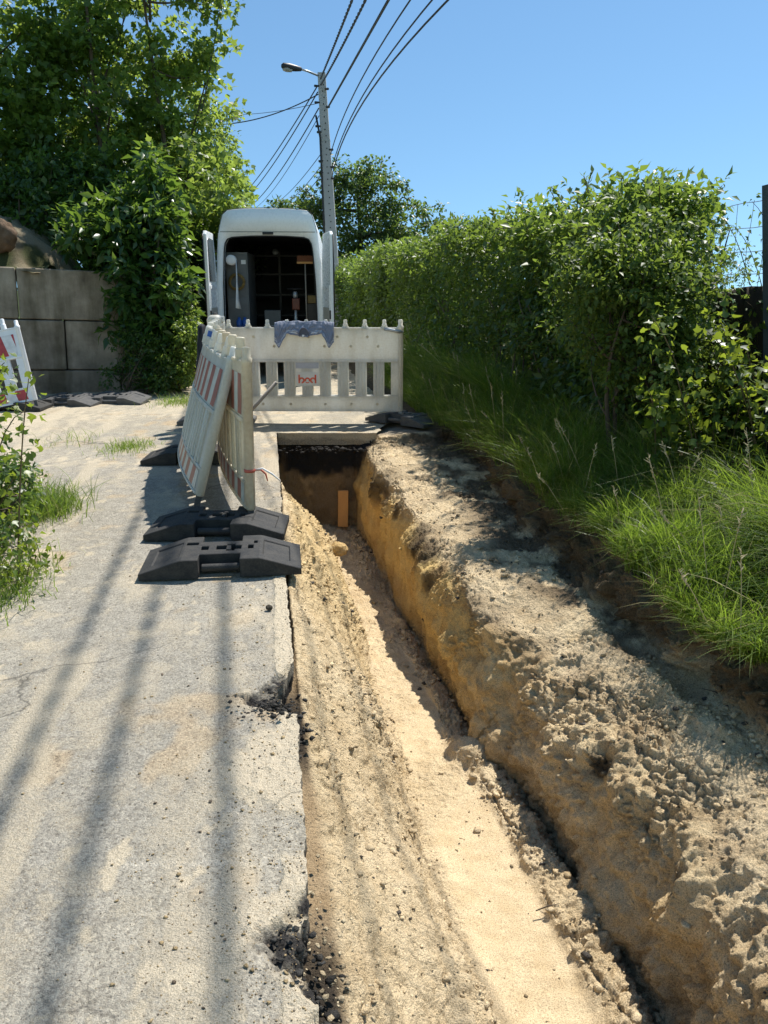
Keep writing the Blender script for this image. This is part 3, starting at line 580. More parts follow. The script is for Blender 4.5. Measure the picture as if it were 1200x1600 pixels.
# ------------------------------------------------------------------ surrounding ground, one sheet with the worked area left out
def ground_sheet():
    t = NT('field_ground'); c = t.coord(1.0)
    n = t.noise(.6, 6, .6, c); f = t.noise(30, 5, .6, c)
    col = t.mix(1.0, t.ramp(n, [(.3, (.10, .085, .05)), (.5, (.07, .10, .03)), (.7, (.05, .085, .02))]), t.ramp(f, [(.3, (.6, .6, .6)), (.7, (1.2, 1.2, 1.2))]), 'MULTIPLY')
    t.bsdf(col, .95, t.bump(f, .8, .03), spec=.1)
    V, Fc = [], []
    def quad(pts): n = len(V); V.extend(pts); Fc.append(tuple(range(n, n + 4)))
    z0 = -.05; L = lambda Y: sx(-4.55, Y); Rr = lambda Y: sx(8.9, Y)
    for (a, b) in ((-2.0, 8.6), (8.6, 26.0), (26.0, 34.0)):
        zr = .28
        quad([(-700, a, z0), (L(a), a, z0), (L(b), b, z0), (-700, b, z0)])
        if b <= 26: quad([(Rr(a), a, zr), (700, a, zr), (700, b, zr), (Rr(b), b, zr)])
        else: quad([(sx(-4.55, a), a, -.06), (700, a, -.06), (700, b, -.06), (sx(-4.55, b), b, -.06)])
    quad([(-700, -700, z0), (700, -700, z0), (700, -2.0, z0), (-700, -2.0, z0)])
    quad([(-700, 34, z0), (700, 34, z0), (700, 900, z0), (-700, 900, z0)])
    me = bpy.data.meshes.new('ground'); me.from_pydata(V, [], Fc); me.update()
    tag(link('ground', me, t.m), kind='structure')
ground_sheet()

# ------------------------------------------------------------------ clods and stones lying loose on the soil (uncountable)
def blobs(name, C3, size, col, seed, squash=.75, sub=1):
    bm = bmesh.new(); bmesh.ops.create_icosphere(bm, subdivisions=sub, radius=1.0)
    bv = np.array([v.co[:] for v in bm.verts]); bf = np.array([[v.index for v in f.verts] for f in bm.faces]); bm.free()
    g = np.random.default_rng(seed); n = len(C3); nv = len(bv)
    a = g.uniform(0, 2 * np.pi, n); sc = size[:, None] * np.stack([g.uniform(.7, 1.3, n), g.uniform(.7, 1.3, n), g.uniform(.5, 1.0, n) * squash], -1)
    V = bv[None] * (1 + .55 * (g.random((n, nv, 1)) - .5) * 2) * sc[:, None, :]
    ca, sa = np.cos(a)[:, None], np.sin(a)[:, None]
    V = np.stack([V[..., 0] * ca - V[..., 1] * sa, V[..., 0] * sa + V[..., 1] * ca, V[..., 2]], -1) + C3[:, None, :]
    T = (bf[None] + (np.arange(n) * nv)[:, None, None]).reshape(-1, 3)
    cc = np.repeat(col, nv, axis=0)
    return np_mesh(name, V.reshape(-1, 3), None, T, attrs={'rough': np.full(n * nv, .5)}, colors={'col': cc})
w = np.zeros(len(TP)); ok = (TYv > 1.0) & (TYv < 8.4)
dens = (.25 + patch.ravel()) * ok
area_w = np.gradient(ys)[:, None] * np.ones_like(Q); area_w = area_w.ravel()
for a, b, k in ((2.4, 6.2, 1.0), (6.2, 8.4, .10), (8.4, 11.4, 1.3), (11.4, 14, .08), (14, 19.2, 1.1), (19.2, 21, .8)):
    w += ((TQ >= a) & (TQ < b)) * k
w *= dens * area_w; w /= w.sum()
pick = rng.choice(len(TP), 20000, p=w)
size = np.clip(.0030 * (rng.pareto(2.2, len(pick)) + 1), .0022, .017)
cc = TC[pick] * rng.uniform(.62, 1.08, (len(pick), 1)); dk = rng.random(len(pick)) < .05; cc[dk] = np.array([.09, .08, .07])
o = link('soil_clods', blobs('soil_clods', TP[pick] + TNrm[pick] * size[:, None] * .35, size, cc, 5), M['soil']); tag(o, kind='stuff')
# crumbs of tarmac in the broken edge and along it; crumbs of sand strewn over the asphalt
def strew(n, cx, cy, rx, ry, z, smin, smax, col, seed):
    g = np.random.default_rng(seed); Yv = g.normal(cy, ry, n); Sv = g.normal(cx, rx, n)
    return np.stack([sx(Sv, Yv), Yv, np.full(n, z) + g.normal(0, .012, n)], -1), np.clip(smin * (g.pareto(1.6, n) + 1), smin, smax), np.array(col)[None] * g.uniform(.6, 1.7, (n, 1))
parts = [strew(260, -.03, 2.68, .04, .10, -.09, .003, .014, (.045, .043, .04), 1), strew(120, -.015, 1.52, .04, .12, -.12, .003, .015, (.045, .043, .04), 2), strew(260, .02, 1.55, .07, .25, -.13, .0025, .008, (.40, .33, .22), 5),
         strew(80, -.06, 1.56, .035, .09, -.018, .003, .011, (.045, .043, .04), 6), strew(110, -.07, 2.70, .04, .07, -.018, .003, .011, (.045, .043, .04), 7), strew(120, -.12, 2.62, .06, .04, .002, .003, .010, (.05, .048, .045), 3), strew(120, .45, 8.42, .28, .05, -.16, .008, .03, (.03, .028, .026), 4)]
o = link('tarmac_crumbs', blobs('tarmac_crumbs', np.concatenate([p[0] for p in parts]), np.concatenate([p[1] for p in parts]), np.concatenate([p[2] for p in parts]), 6), M['soil']); tag(o, kind='stuff')
n = 4200; g = np.random.default_rng(8); Yv = np.exp(g.uniform(math.log(1.1), math.log(6.5), n)); Sv = np.where(g.random(n) < .7, -np.abs(g.normal(0, .22, n)), g.uniform(-2.2, 0, n))
Sv = np.minimum(Sv, edge_of(Yv) - .01)
sz = np.clip(.0014 * (g.pareto(3.0, n) + 1), .0012, .006)
cl = np.where(g.random((n, 1)) < .8, np.array([[.46, .35, .2]]), np.array([[.2, .16, .12]])) * g.uniform(.6, 1.1, (n, 1))
_, zz, _, _ = road_surface(Sv, Yv)
o = link('sand_crumbs', blobs('sand_crumbs', np.stack([sx(Sv, Yv), Yv, zz + sz * .4], -1), sz, cl, 9), M['soil']); tag(o, kind='stuff')

def boulder(name, p, r, col, seed, label, cat, squash=.8):
    bm = bmesh.new(); bmesh.ops.create_icosphere(bm, subdivisions=4, radius=1.0)
    U = np.array([v.co[:] for v in bm.verts]); T = np.array([[v.index for v in f.verts] for f in bm.faces]); bm.free()
    w1, w2 = worley(U[:, 0] * 1.3 + seed, U[:, 1] * 1.3, U[:, 2] * 1.3, seed)
    d = .86 + .16 * fbm(U[:, 0] * 1.4, U[:, 1] * 1.4, U[:, 2] * 1.4 + seed, 3, seed) + .10 * fbm(U[:, 0] * 6, U[:, 1] * 6, U[:, 2] * 6, 4, seed + 1) + .10 * sstep(0, .4, w2 - w1)
    V = U * d[:, None] * np.array([1.0, .9, squash]) * r
    C_ = np.array(col)[None] * (1 + .35 * fbm(U[:, 0] * 4, U[:, 1] * 4, U[:, 2] * 4, 4, seed + 2))[:, None]
    o = link(name, np_mesh(name, V, None, T, attrs={'rough': np.full(len(V), .7)}, colors={'col': C_}), M['soil'], smooth=True); o.location = p; return tag(o, label, cat)
boulder('sand_clod', at(529, 858, 6.35) , .085, (.56, .40, .19), 71, 'fist sized lump of yellow sand on the left slope near the trench end', 'clod')
boulder('sand_clod', at(1108, 1392, 2.42), .05, (.40, .31, .2), 72, 'brown lump of soil on the right rim beside a black hole', 'clod')
boulder('stone', at(1036, 1330, 2.7) , .02, (.45, .39, .3), 73, 'small pale stone on the right shelf of the trench', 'stone')
boulder('stone', ground(421, 953) + Vector((0, 0, .012)), .018, (.08, .07, .055), 74, 'small dark stone lying alone on the asphalt near the black foot plates', 'stone')

# ------------------------------------------------------------------ plank standing at the trench end
t_pl = at(536, 796, 8.38)
mb = MB(); mb.box(-.055, .055, -.018, .018, -.19, .21)
o = mb.build('wooden_plank', M['wood'], bevel=.004); o.location = t_pl; o.rotation_euler = (R(-4), R(1.5), R(6)); tag(o, 'short raw wooden plank standing upright against the dark end wall of the trench', 'plank')

# ------------------------------------------------------------------ barriers
SLOTS = [-.918, -.717, -.512, -.307, -.102, .102, .307, .512, .717, .918]
KNOBS = [-.88, -.66, -.44, -.22, 0, .22, .44, .66, .88]
def bow(me, b):
    for v in me.vertices: v.co.y += b * (1 - (v.co.x / 1.08) ** 2)
def make_barrier(label, kind, bend=0.0, mat='plastic', group='plastic barrier panels'):
    """local: x along the panel, z up from the foot of the panel, y = 0 its front face plane"""
    root = thing('barrier_panel', label, 'barrier', group=group)
    P_ = M[mat]; T = .022
    mb = MB(); NX = 14
    def strip(x0, x1, y0, y1, z0, z1):                                  # subdivided along x so that it can bow
        n = max(1, int((x1 - x0) / .12)); xs = np.linspace(x0, x1, n + 1)
        vs = [(x, y, z) for x in xs for (y, z) in ((y0, z0), (y1, z0), (y1, z1), (y0, z1))]
        fs = [(i * 4 + k, i * 4 + (k + 1) % 4, (i + 1) * 4 + (k + 1) % 4, (i + 1) * 4 + k) for i in range(n) for k in range(4)]
        fs += [(3, 2, 1, 0), tuple(n * 4 + k for k in range(4))]
        mb.add(vs, fs)
    strip(-1.04, 1.04, -T, T, .590, .93)                                # upper sheet
    strip(-1.04, 1.04, -T - .006, T + .006, .930, .948)                 # top lip
    strip(-1.04, 1.04, -T - .010, T + .010, .562, .590)
    strip(-1.04, 1.04, -T - .008, T + .008, .168, .186)
    strip(-1.04, 1.04, -T, T, .018, .168)
    strip(-1.04, 1.04, -T - .008, T + .008, .0, .018)
    xs = [-1.04] + [e for s_ in SLOTS for e in (s_ - .038, s_ + .038)] + [1.04]
    for a, b in zip(xs[::2], xs[1::2]):                                 # ribbed uprights between the slots
        strip(a, b, -T, T, .186, .562)
        w = b - a
        if w > .1:
            mid_ = abs(a + b) < .02 and kind == 'sign'
            for f, hw in (((.2, .011), (.5, .011), (.8, .011)) if kind == 'sign' else ((.5, .030),)): mb.box(a + w * f - hw, a + w * f + hw, -T - .009, T + .009, .186, .289 if mid_ else .562)
    if kind == 'sign':                                                  # name plate over the two middle slots
        mb.box(-.142, .142, -T - .004, T + .004, .290, .5625)
    for k in (KNOBS if kind == 'sign' else [-.9, -.6, -.3, 0, .3, .6, .9]):
        r_, h_ = (0.0, 0.0) if kind == 'sign' else (.009, .05)
        mb.lathe([(.027 + r_, .94), (.027 + r_, .985 + h_ * .5), (.021 + r_, .99 + h_ * .5), (.021 + r_, 1.026 + h_), (.015 + r_, 1.034 + h_)], 12, Matrix.Translation((k, 0, 0))); mb.box(k - .036, k + .036, -.02, .02, .940, .962)
    if kind == 'sign':                                                  # dimples moulded into the panel
        for zz, xx in ((.845, [-.93, -.6, -.27, .02, .35, .69]), (.74, [-.74, -.37, 0.2, .5, .81]), (.085, [-.85, -.52, -.2, .2, .5, .8])):
            for x in xx: mb.lathe([(.016, 0), (.016, .004), (.010, .006), (.008, .001)], 10, Matrix.Translation((x, -T, zz)) @ Matrix.Rotation(R(90), 4, 'X'), 1)
    o = mb.build('panel', [P_, M['plastic2']], root); bow(o.data, bend)
    bv = o.modifiers.new('bevel', 'BEVEL'); bv.width = .005; bv.segments = 2; bv.limit_method = 'ANGLE'; bv.angle_limit = R(40)
    o.data.polygons.foreach_set('use_smooth', [True] * len(o.data.polygons)); o.modifiers.new('wn', 'WEIGHTED_NORMAL')
    for s_ in (-1, 1):
        mb = MB(); mb.lathe([(.026, .0), (.032, .01), (.032, .93), (.035, .935), (.035, .965), (.026, .97), (.026, 1.025), (.021, 1.034)], 10, Matrix.Translation((s_ * 1.062, 0, 0)))
        mb.build('post', P_, root, True)
        mb = MB(); mb.box(s_ * 1.062 - .019, s_ * 1.062 + .019, -.019, .019, -.13, .02); mb.build('leg', M['rubber_grey'] if kind != 'sign' else M['metal'], root)
    if kind != 'sign':
        for z0, z1 in ((.605, .865), (.03, .158)):                       # warning sheeting, both faces
            mb = MB()
            for sgn in (-1, 1):
                n = 18; X_ = np.linspace(-1.0, 1.0, n + 1); yy = sgn * (T + .003)
                vs = [(x, yy, z) for x in X_ for z in (z0, z1)]; fs = [(2 * i, 2 * i + 2, 2 * i + 3, 2 * i + 1) for i in range(n)]
                mb.add(vs, fs if sgn < 0 else [f[::-1] for f in fs])
            so = mb.build('warning_sheet', M['stripes'], root); bow(so.data, bend)
    return root

bar_sign = make_barrier('cream barrier with red lettering standing across the road before the van', 'sign')
pb = at(482, 640, 9.25); bar_sign.location = (pb.x, 9.25, .135); bar_sign.rotation_euler = (0, 0, R(-1.0))
# lettering on the sign plate: b o d with a worn lower half
def ring(mb, cx, cz, ro, ri, a0, a1, y, n=22, asp=1.0):
    A = [R(a0 + (a1 - a0) * i / n) for i in range(n + 1)]
    vs = [(cx + r * math.cos(a), y, cz + r * math.sin(a) * asp) for a in A for r in (ro, ri)]
    mb.add(vs, [(2 * i, 2 * i + 2, 2 * i + 3, 2 * i + 1) for i in range(n)])
yl = -.0300; mb = MB()
mb.box(-.104, -.085, yl, yl + .002, .324, .420); ring(mb, -.066, .357, .035, .016, -95, 180, yl)
ring(mb, .000, .357, .033, .015, -28, 205, yl); ring(mb, .000, .357, .033, .022, 225, 310, yl)
mb.box(.083, .102, yl, yl + .002, .324, .420); ring(mb, .064, .357, .035, .016, 0, 265, yl)
mb.build('lettering', M['logo'], bar_sign)
mb = MB(); mb.box(-.132, .132, -.0285, -.027, .492, .560); mb.build('sticker', dirty('grey_sticker', (.42, .42, .44), (.6, .6, .6), .6), bar_sign)
mb = MB(); mb.box(-.128, .128, -.0275, -.0265, .30, .452); mb.build('nameplate', dirty('plate_white', (.76, .74, .66), (.6, .56, .46), .5), bar_sign)
mb = MB(); mb.tube([(.88, -.02, .93), (.93, -.03, .925), (1.0, -.04, .912), (1.04, -.045, .905), (1.075, -.02, .90), (1.09, .02, .905)], [.016, .018, .018, .02, .018, .014], 8, flat=.7)
mb.build('tie', M['metal'], bar_sign, True)

# the pair of panels propped together beside the trench
dirv = Vector((-.29, 1, 0)).normalized(); yaw = math.atan2(dirv.y, dirv.x)
def place_along(root, near_pt, lean, flip=False):
    """panel with its near post foot at near_pt, running along dirv; lean > 0 tips the top to the right"""
    Mx = Matrix.Translation(near_pt) @ Matrix.Rotation(yaw, 4, 'Z') @ Matrix.Rotation(lean, 4, 'X') @ Matrix.Translation((1.062, 0, 0))
    root.matrix_world = Mx
br = make_barrier('upright barrier with faded stripes and a knot of tape nearest the trench', 'stripe', .05, 'plastic2')
place_along(br, Vector((-.862, 4.98, .125)), R(1))
bl = make_barrier('barrier tipped against its neighbour with red and white stripes facing left', 'stripe', .07, 'plastic')
place_along(bl, Vector((-1.262, 5.28, .14)), R(16.3))
bb = make_barrier('barrier standing in line behind the propped pair towards the van', 'stripe', .0, 'plastic')
dir2 = dirv; bb.matrix_world = Matrix.Translation((-1.56, 7.15, .13)) @ Matrix.Rotation(R(98), 4, 'Z') @ Matrix.Rotation(R(2), 4, 'X') @ Matrix.Translation((1.062, 0, 0))
mb = MB(); Mk = Matrix.Translation((-.22, 0, 0))
mb.lathe([(.0325, 1.02), (.0325, 1.065)], 12, Matrix.Translation((0, .07, 0))); mb.build('blue_tape', M['blue'], bl)
# tape tied round the near post of the right panel
mb = MB(); mb.lathe([(.036, .25), (.037, .258), (.036, .27)], 10, Matrix.Translation((-1.062, 0, 0)))
mb.tube([(-1.06, -.036, .26), (-1.06, -.07, .262), (-1.075, -.10, .235), (-1.085, -.11, .19)], [.007, .008, .007, .004], 5, flat=.3)
mb.build('tape', M['red'], br, True)
mb = MB(); mb.tube([(-1.06, -.036, .262), (-1.07, -.08, .27), (-1.09, -.14, .235), (-1.10, -.19, .19)], [.006, .007, .007, .004], 5, flat=.3); mb.build('tape', M['paper'], br, True)

# barrier leaning at the block wall on the left
bw = make_barrier('bright white barrier leaning before the concrete block wall behind bramble leaves', 'stripe', 0, 'plastic')
M['plasticw'] = dirty('white_plastic', (.76, .78, .80), (.6, .6, .6), .4, .4)
for c in bw.children:
    if c.name.startswith(('panel', 'post')): c.data.materials[0] = M['plasticw']
    if c.name.startswith('warning'): c.data.materials[0] = stripes_mat('bright_warning_sheet', (.44, .05, .055), (.74, .75, .76))
pr = at(55, 622, 10.2)
bw.matrix_world = Matrix.Translation((pr.x, 10.2, .13)) @ Matrix.Rotation(R(8), 4, 'Z') @ Matrix.Rotation(R(-14), 4, 'X') @ Matrix.Rotation(R(-11), 4, 'Y') @ Matrix.Translation((-1.062, 0, 0))

# ------------------------------------------------------------------ rubber foot plates
def plate_mesh():
    xs = [-.42, -.40, -.36, -.22, -.20, -.135, -.115, -.075, -.055, -.035, -.02, .0, .02, .045, .065, .10, .115, .135, .165, .185, .20, .22, .36, .40, .42]
    yl_ = [-.21, -.185, -.13, -.11, -.06, -.035, .035, .06, .11, .13, .185, .21]
    def h(x): return float(np.interp(abs(x), [0, .205, .40, .42], [.115, .115, .045, .040]))
    def cell(x0, x1, y0, y1):
        xm, ym = (x0 + x1) / 2, (y0 + y1) / 2
        if abs(xm) < .118 and .11 < abs(ym): return None if abs(xm) < .10 else 1      # grip recesses on both long sides
        if .22 < abs(xm) < .36 and abs(ym) < .13: return -.010                         # sunk field of the ramp
        if abs(ym) < .036 and (-.115 < xm < -.075 or -.035 < xm < .02 or .045 < xm < .10 or .135 < xm < .165): return .03
        if .0 < xm < .10 and .035 < abs(ym) < .06 and .02 < xm < .065: return .03
        if .06 < abs(ym) < .11 and (.165 < xm < .185 or -.20 < xm < -.135): return .03 if ym > 0 else 1
        return 1
    H = {}
    for i in range(len(xs) - 1):
        for j in range(len(yl_) - 1):
            c = cell(xs[i], xs[i + 1], yl_[j], yl_[j + 1])
            if c is None: H[i, j] = None
            elif c == 1: H[i, j] = (h(xs[i]), h(xs[i + 1]))
            elif c < 0: H[i, j] = (h(xs[i]) + c, h(xs[i + 1]) + c)
            else: H[i, j] = (c, c)
    mb = MB()
    for (i, j), hh in H.items():
        if hh is None: continue
        x0, x1, y0, y1 = xs[i], xs[i + 1], yl_[j], yl_[j + 1]
        mb.add([(x0, y0, hh[0]), (x1, y0, hh[1]), (x1, y1, hh[1]), (x0, y1, hh[0])], [(0, 1, 2, 3)])
        def wall(a, b, ha, hb, na, nb):
            if ha - na > 1e-5 or hb - nb > 1e-5: mb.add([(a[0], a[1], na), (b[0], b[1], nb), (b[0], b[1], hb), (a[0], a[1], ha)], [(0, 1, 2, 3)])
        nb_ = H.get((i, j - 1)); wall((x0, y0), (x1, y0), hh[0], hh[1], *(nb_ if nb_ else (0, 0)))
        nb_ = H.get((i, j + 1)); wall((x1, y1), (x0, y1), hh[1], hh[0], *((nb_[1], nb_[0]) if nb_ else (0, 0)))
        nb_ = H.get((i - 1, j)); wall((x0, y1), (x0, y0), hh[0], hh[0], *((nb_[1], nb_[1]) if nb_ else (0, 0)))
        nb_ = H.get((i + 1, j)); wall((x1, y0), (x1, y1), hh[1], hh[1], *((nb_[0], nb_[0]) if nb_ else (0, 0)))
    for sg in (-1, 1):                                                                 # grip bars across the recesses
        mb.tube([(-.10, sg * .168, .050), (.10, sg * .168, .050)], .024, 8)
    return mb
pm = plate_mesh()
base_me = pm.mesh('foot_plate')
bmt = bmesh.new(); bmt.from_mesh(base_me); bmesh.ops.remove_doubles(bmt, verts=bmt.verts, dist=1e-5); bmesh.ops.recalc_face_normals(bmt, faces=bmt.faces); bmt.to_mesh(base_me); bmt.free()
base_grey = base_me.copy(); base_me.materials.append(M['rubber']); base_grey.materials.append(M['rubber_grey'])
def plate(x, y, rz, label, grey=False, z=.004, tilt=(0, 0)):
    o = bpy.data.objects.new('foot_plate', base_grey if grey else base_me); COL.objects.link(o)
    o.location = (x, y, z); o.rotation_euler = (tilt[0], tilt[1], rz); o.scale = (1.03, 1, .9)
    b = o.modifiers.new('bevel', 'BEVEL'); b.width = .004; b.segments = 1; b.limit_method = 'ANGLE'; b.angle_limit = R(35)
    return tag(o, label, 'foot plate', 'rubber foot plates of the barriers')
p = ground(345, 882); plate(p.x + .02, p.y - .02, R(7), 'black rubber foot plate with no panel, nearest of all, overhanging the trench edge', z=.006)
p = ground(335, 834); plate(p.x + .02, p.y + .06, R(2), 'black rubber foot plate under the near post of the upright barrier', z=.006)
p = ground(262, 722); plate(p.x + .22, p.y + .08, R(3), 'black rubber foot plate at the far end of the propped barriers', z=.006)
p = ground(628, 658); plate(p.x + .03, 9.22, R(-40), 'sunlit grey foot plate under the right end of the lettered barrier', True, z=.01)
plate(pb.x - 1.06, 9.25, R(3), 'foot plate under the left end of the lettered barrier', True, z=.01)
p = ground(108, 632); plate(p.x, p.y, R(-10), 'stacked out foot plate at the wall beside the white barrier', True, z=.012, tilt=(R(6), 0))
p = ground(168, 630); plate(p.x + .1, p.y + .05, R(-6), 'foot plate at the wall beside the laurel', True, z=.012, tilt=(R(6), 0))
p = ground(45, 640); plate(p.x - .2, p.y, R(0), 'foot plate under the white barrier at the block wall', False, z=.012)

# ------------------------------------------------------------------ shirt over the lettered barrier
def shirt():
    nu, nv = 90, 46; V = []; Cc = []; ok = np.ones((nu, nv), bool)
    navy = np.array([.225, .24, .295]); white = np.array([.62, .62, .64])
    for i in range(nu):
        u = i / (nu - 1) * 2 - 1; x = u * .335
        body = abs(x) < .235
        # how far the front hangs: neck scoop lower in the middle, sleeves lower at the sides
        hang = .10 + .035 * math.exp(-(x / .10) ** 2 * 1.2) if abs(x) < .2 else .13 + .10 * float(sstep(.2, .29, abs(x))) * (1 - .9 * float(sstep(.275, .335, abs(x))))
        drop = .012 + .05 * float(sstep(.225, .335, abs(x)))
        for j in range(nv):
            v = j / (nv - 1)
            L = v * (hang + .10)                      # from the back hem over the top to the front hem
            wr = .010 * vnoise(np.array([x * 26]), np.array([v * 5]), None, 61)[0] + .007 * vnoise(np.array([x * 60 + v * 9]), np.array([v * 9]), None, 62)[0]
            if L < .06: yy, zz = .034 + .004, .965 + .0 - (.06 - L)
            elif L < .12:
                a = (L - .06) / .06 * math.pi; yy, zz = .036 * math.cos(a), .978 + .030 * math.sin(a)
            else: yy, zz = -.042 - .25 * (L - .12), .97 - (L - .12)
            if L < .1: zz += .012
            V.append((x + .01 * wr * 40 * (v - .5), yy - abs(wr) * (1.6 if L > .08 else .3) - .012 * v, zz - drop * v + .5 * wr + .018 * (1 - abs(u)) * 0))
            e = (hang + .10) - L
            c = navy * (1 + 1.2 * wr * 20 * .2)
            if abs(x) > .075:
                for s0 in (.018, .034): c = white if s0 < e < s0 + .006 else c
            Cc.append(np.clip(c, .02, 1))
    id_ = np.arange(nu * nv).reshape(nu, nv)
    q = np.stack([id_[:-1, :-1], id_[1:, :-1], id_[1:, 1:], id_[:-1, 1:]], -1).reshape(-1, 4)
    t = NT('shirt_cloth'); a = t.n('ShaderNodeAttribute', attribute_name='col'); n = t.noise(260, 3, .6, t.coord(1.0))
    t.bsdf(a.outputs['Color'], .92, t.bump(n, .4, .003), spec=.2)
    root = thing('shirt', 'blue grey shirt with white edge stripes draped over the top of the lettered barrier', 'shirt', (0, 0, 0))
    o = link('cloth', np_mesh('cloth', V, q, colors={'col': Cc}), t.m, root, smooth=True)
    sm = o.modifiers.new('sub', 'SUBSURF'); sm.levels = 1; sm.render_levels = 1
    so = o.modifiers.new('solid', 'SOLIDIFY'); so.thickness = .003
    # open collar: a darker rounded neck opening with its band, and the white size label
    mb = MB(); vs = [(.056 * math.cos(a), -.088 - .02 * math.sin(a), .862 + .085 * max(0, math.sin(a))) for a in [R(180 * i / 16) for i in range(17)]]
    mb.add(vs, [tuple(range(16, -1, -1))]); mb.build('neck_opening', dirty('shirt_inside', (.09, .10, .14), (.12, .13, .17), .5, .9), root)
    mb = MB(); mb.tube([(x, y - .003, z) for x, y, z in vs], .006, 6); mb.build('collar', dirty('collar_cloth', (.12, .135, .19), (.16, .17, .22), .5, .9), root, True)
    mb = MB(); mb.box(-.020, .004, -.094, -.092, .848, .872); mb.build('size_label', M['paper'], root)
    root.location = (pb.x - .02, 9.25, .135); root.rotation_euler = (0, 0, R(-1)); return root
shirt()

# dark jacket hung at the far end of the propped barriers, cream domed cap on a post, and a grey pole
def jacket():
    nu, nv = 40, 60; V = []
    for i in range(nu):
        a = i / (nu - 1) * 2 * math.pi
        for j in range(nv):
            v = j / (nv - 1); r = .05 + .10 * v ** .7 * (1 + .28 * math.sin(a * 5 + v * 3)) + .012 * vnoise(np.array([a * 3]), np.array([v * 9]), None, 63)[0]
            V.append((r * math.cos(a) * .85, r * math.sin(a) * 1.5, 1.15 - 1.02 * v + .03 * math.sin(a * 2) * v))
    id_ = np.arange(nu * nv).reshape(nu, nv)
    q = np.stack([id_[:-1, :-1], id_[:-1, 1:], id_[1:, 1:], id_[1:, :-1]], -1).reshape(-1, 4)
    cap = [(0, 0, 1.175)]
    o = link('jacket', np_mesh('jacket', V + cap, q, [(nu * nv, (k * nv), ((k + 1) % nu) * nv) for k in range(nu)]), M['jacket'], smooth=True)
    p = at(319, 600, 8.9); o.location = (p.x, 8.95, .0); o.scale = (.8, .8, .97)
    return tag(o, 'dark jacket hanging at the far end of the propped barriers', 'jacket')
jacket()
cap = thing('domed_post', 'cream domed cap on a short grey post behind the propped barriers', 'post')
p = at(336, 499, 8.8); cap.location = (p.x, 8.8, 0)
mb = MB(); mb.lathe([(.05, 0), (.05, p.z - .04)], 14); mb.build('post', M['metal'], cap, True)
mb = MB(); mb.lathe([(.05, p.z - .05), (.085, p.z - .035), (.088, p.z - .005), (.075, p.z + .025), (.045, p.z + .045), (.0, p.z + .052)], 20); mb.build('cap', M['plastic'], cap, True)
mb = MB(); mb.lathe([(.016, p.z + .045), (.026, p.z + .052), (.024, p.z + .066), (.0, p.z + .07)], 12); mb.build('lid_knob', M['rubber_grey'], cap, True)
a = at(432, 597, 7.5); b = at(345, 695, 7.5)
mb = MB(); mb.tube([b, b.lerp(a, .5), a], [.017, .017, .018], 10); o = mb.build('wooden_pole', M['handle_wood'], None, True)
tag(o, 'grey wooden pole sticking up from behind the upright barrier', 'pole')

# ------------------------------------------------------------------ the van
van = thing('van', 'white high roofed van standing in the road with both rear doors open', 'van', (-1.965, 14.3, 0), (0, 0, R(3)))
prof = [(-.90, .42), (-.935, .60), (-.94, 1.05), (-.925, 1.5), (-.875, 2.05), (-.842, 2.38), (-.835, 2.44), (-.76, 2.70), (-.725, 2.755), (-.66, 2.78), (-.40, 2.80), (0, 2.81)]
prof = prof + [(-x, z) for x, z in prof[-2::-1]]
# opening with rounded top corners
inn = [(-.80, .62), (-.805, 1.0), (-.79, 1.6), (-.755, 2.1), (-.735, 2.24), (-.69, 2.315), (-.61, 2.345), (-.3, 2.365), (0, 2.37)]
inn = inn + [(-x, z) for x, z in inn[-2::-1]]
def shell():
    mb = MB(); n = len(prof)
    st = [(.0, 1.0, 0), (.03, 1.0, 0), (3.6, 1.0, 0), (3.95, .985, -.03), (4.2, .96, -.10)]
    rings = [[(x * k, y, z if z < 1.2 else z + dz * (z - 1.2)) for x, z in prof] for y, k, dz in st]
    # nose: windscreen then bonnet
    for y, k, zt in ((4.55, .94, 1.95), (4.95, .92, 1.45), (5.25, .90, 1.20), (5.45, .82, .95)):
        rings.append([(x * k, y, .42 + (z - .42) * (zt - .42) / (2.805 - .42)) for x, z in prof])
    vs = [v for r in rings for v in r]; fs = [(i * n + k, i * n + k + 1, (i + 1) * n + k + 1, (i + 1) * n + k) for i in range(len(rings) - 1) for k in range(n - 1)]
    fs.append(tuple((len(rings) - 1) * n + k for k in range(n)))
    mb.add(vs, [f[::-1] for f in fs])
    return mb
shell().build('body', M['white'], van, True)
def interp_poly(poly, m=60):
    d = np.cumsum([0] + [math.dist(poly[i], poly[i + 1]) for i in range(len(poly) - 1)]); t = np.linspace(0, d[-1], m)
    return list(zip(np.interp(t, d, [p[0] for p in poly]), np.interp(t, d, [p[1] for p in poly])))
A, B = interp_poly(prof), interp_poly(inn)
mb = MB(); n = 60
mb.add([(x, .0, z) for x, z in A] + [(x * .985, -.022, z * .995 + .004) for x, z in A] + [(x * 1.012, -.022, z * 1.003) for x, z in B] + [(x, .05, z) for x, z in B] + [(x, .16, z) for x, z in B],
       [(b * n + k, b * n + k + 1, (b + 1) * n + k + 1, (b + 1) * n + k) for b in range(4) for k in range(n - 1)])
mb.build('rear_frame', M['white'], van, True)
mb = MB(); mb.tube([(x * .992, -.016, z * .998) for x, z in B], .011, 6); mb.build('door_seal', M['black_trim'], van, True)
mb = MB(); mb.tube([(x * .985, -.014, z + .004) for x, z in A if z > 2.40], .006, 5)
mb.box(-.80, .80, -.027, -.020, 2.425, 2.433); mb.build('roof_seam', M['black_trim'], van)
mb = MB(); mb.box(-.09, .09, -.045, -.015, 2.385, 2.425); mb.build('brake_light', M['black_trim'], van, bevel=.006)
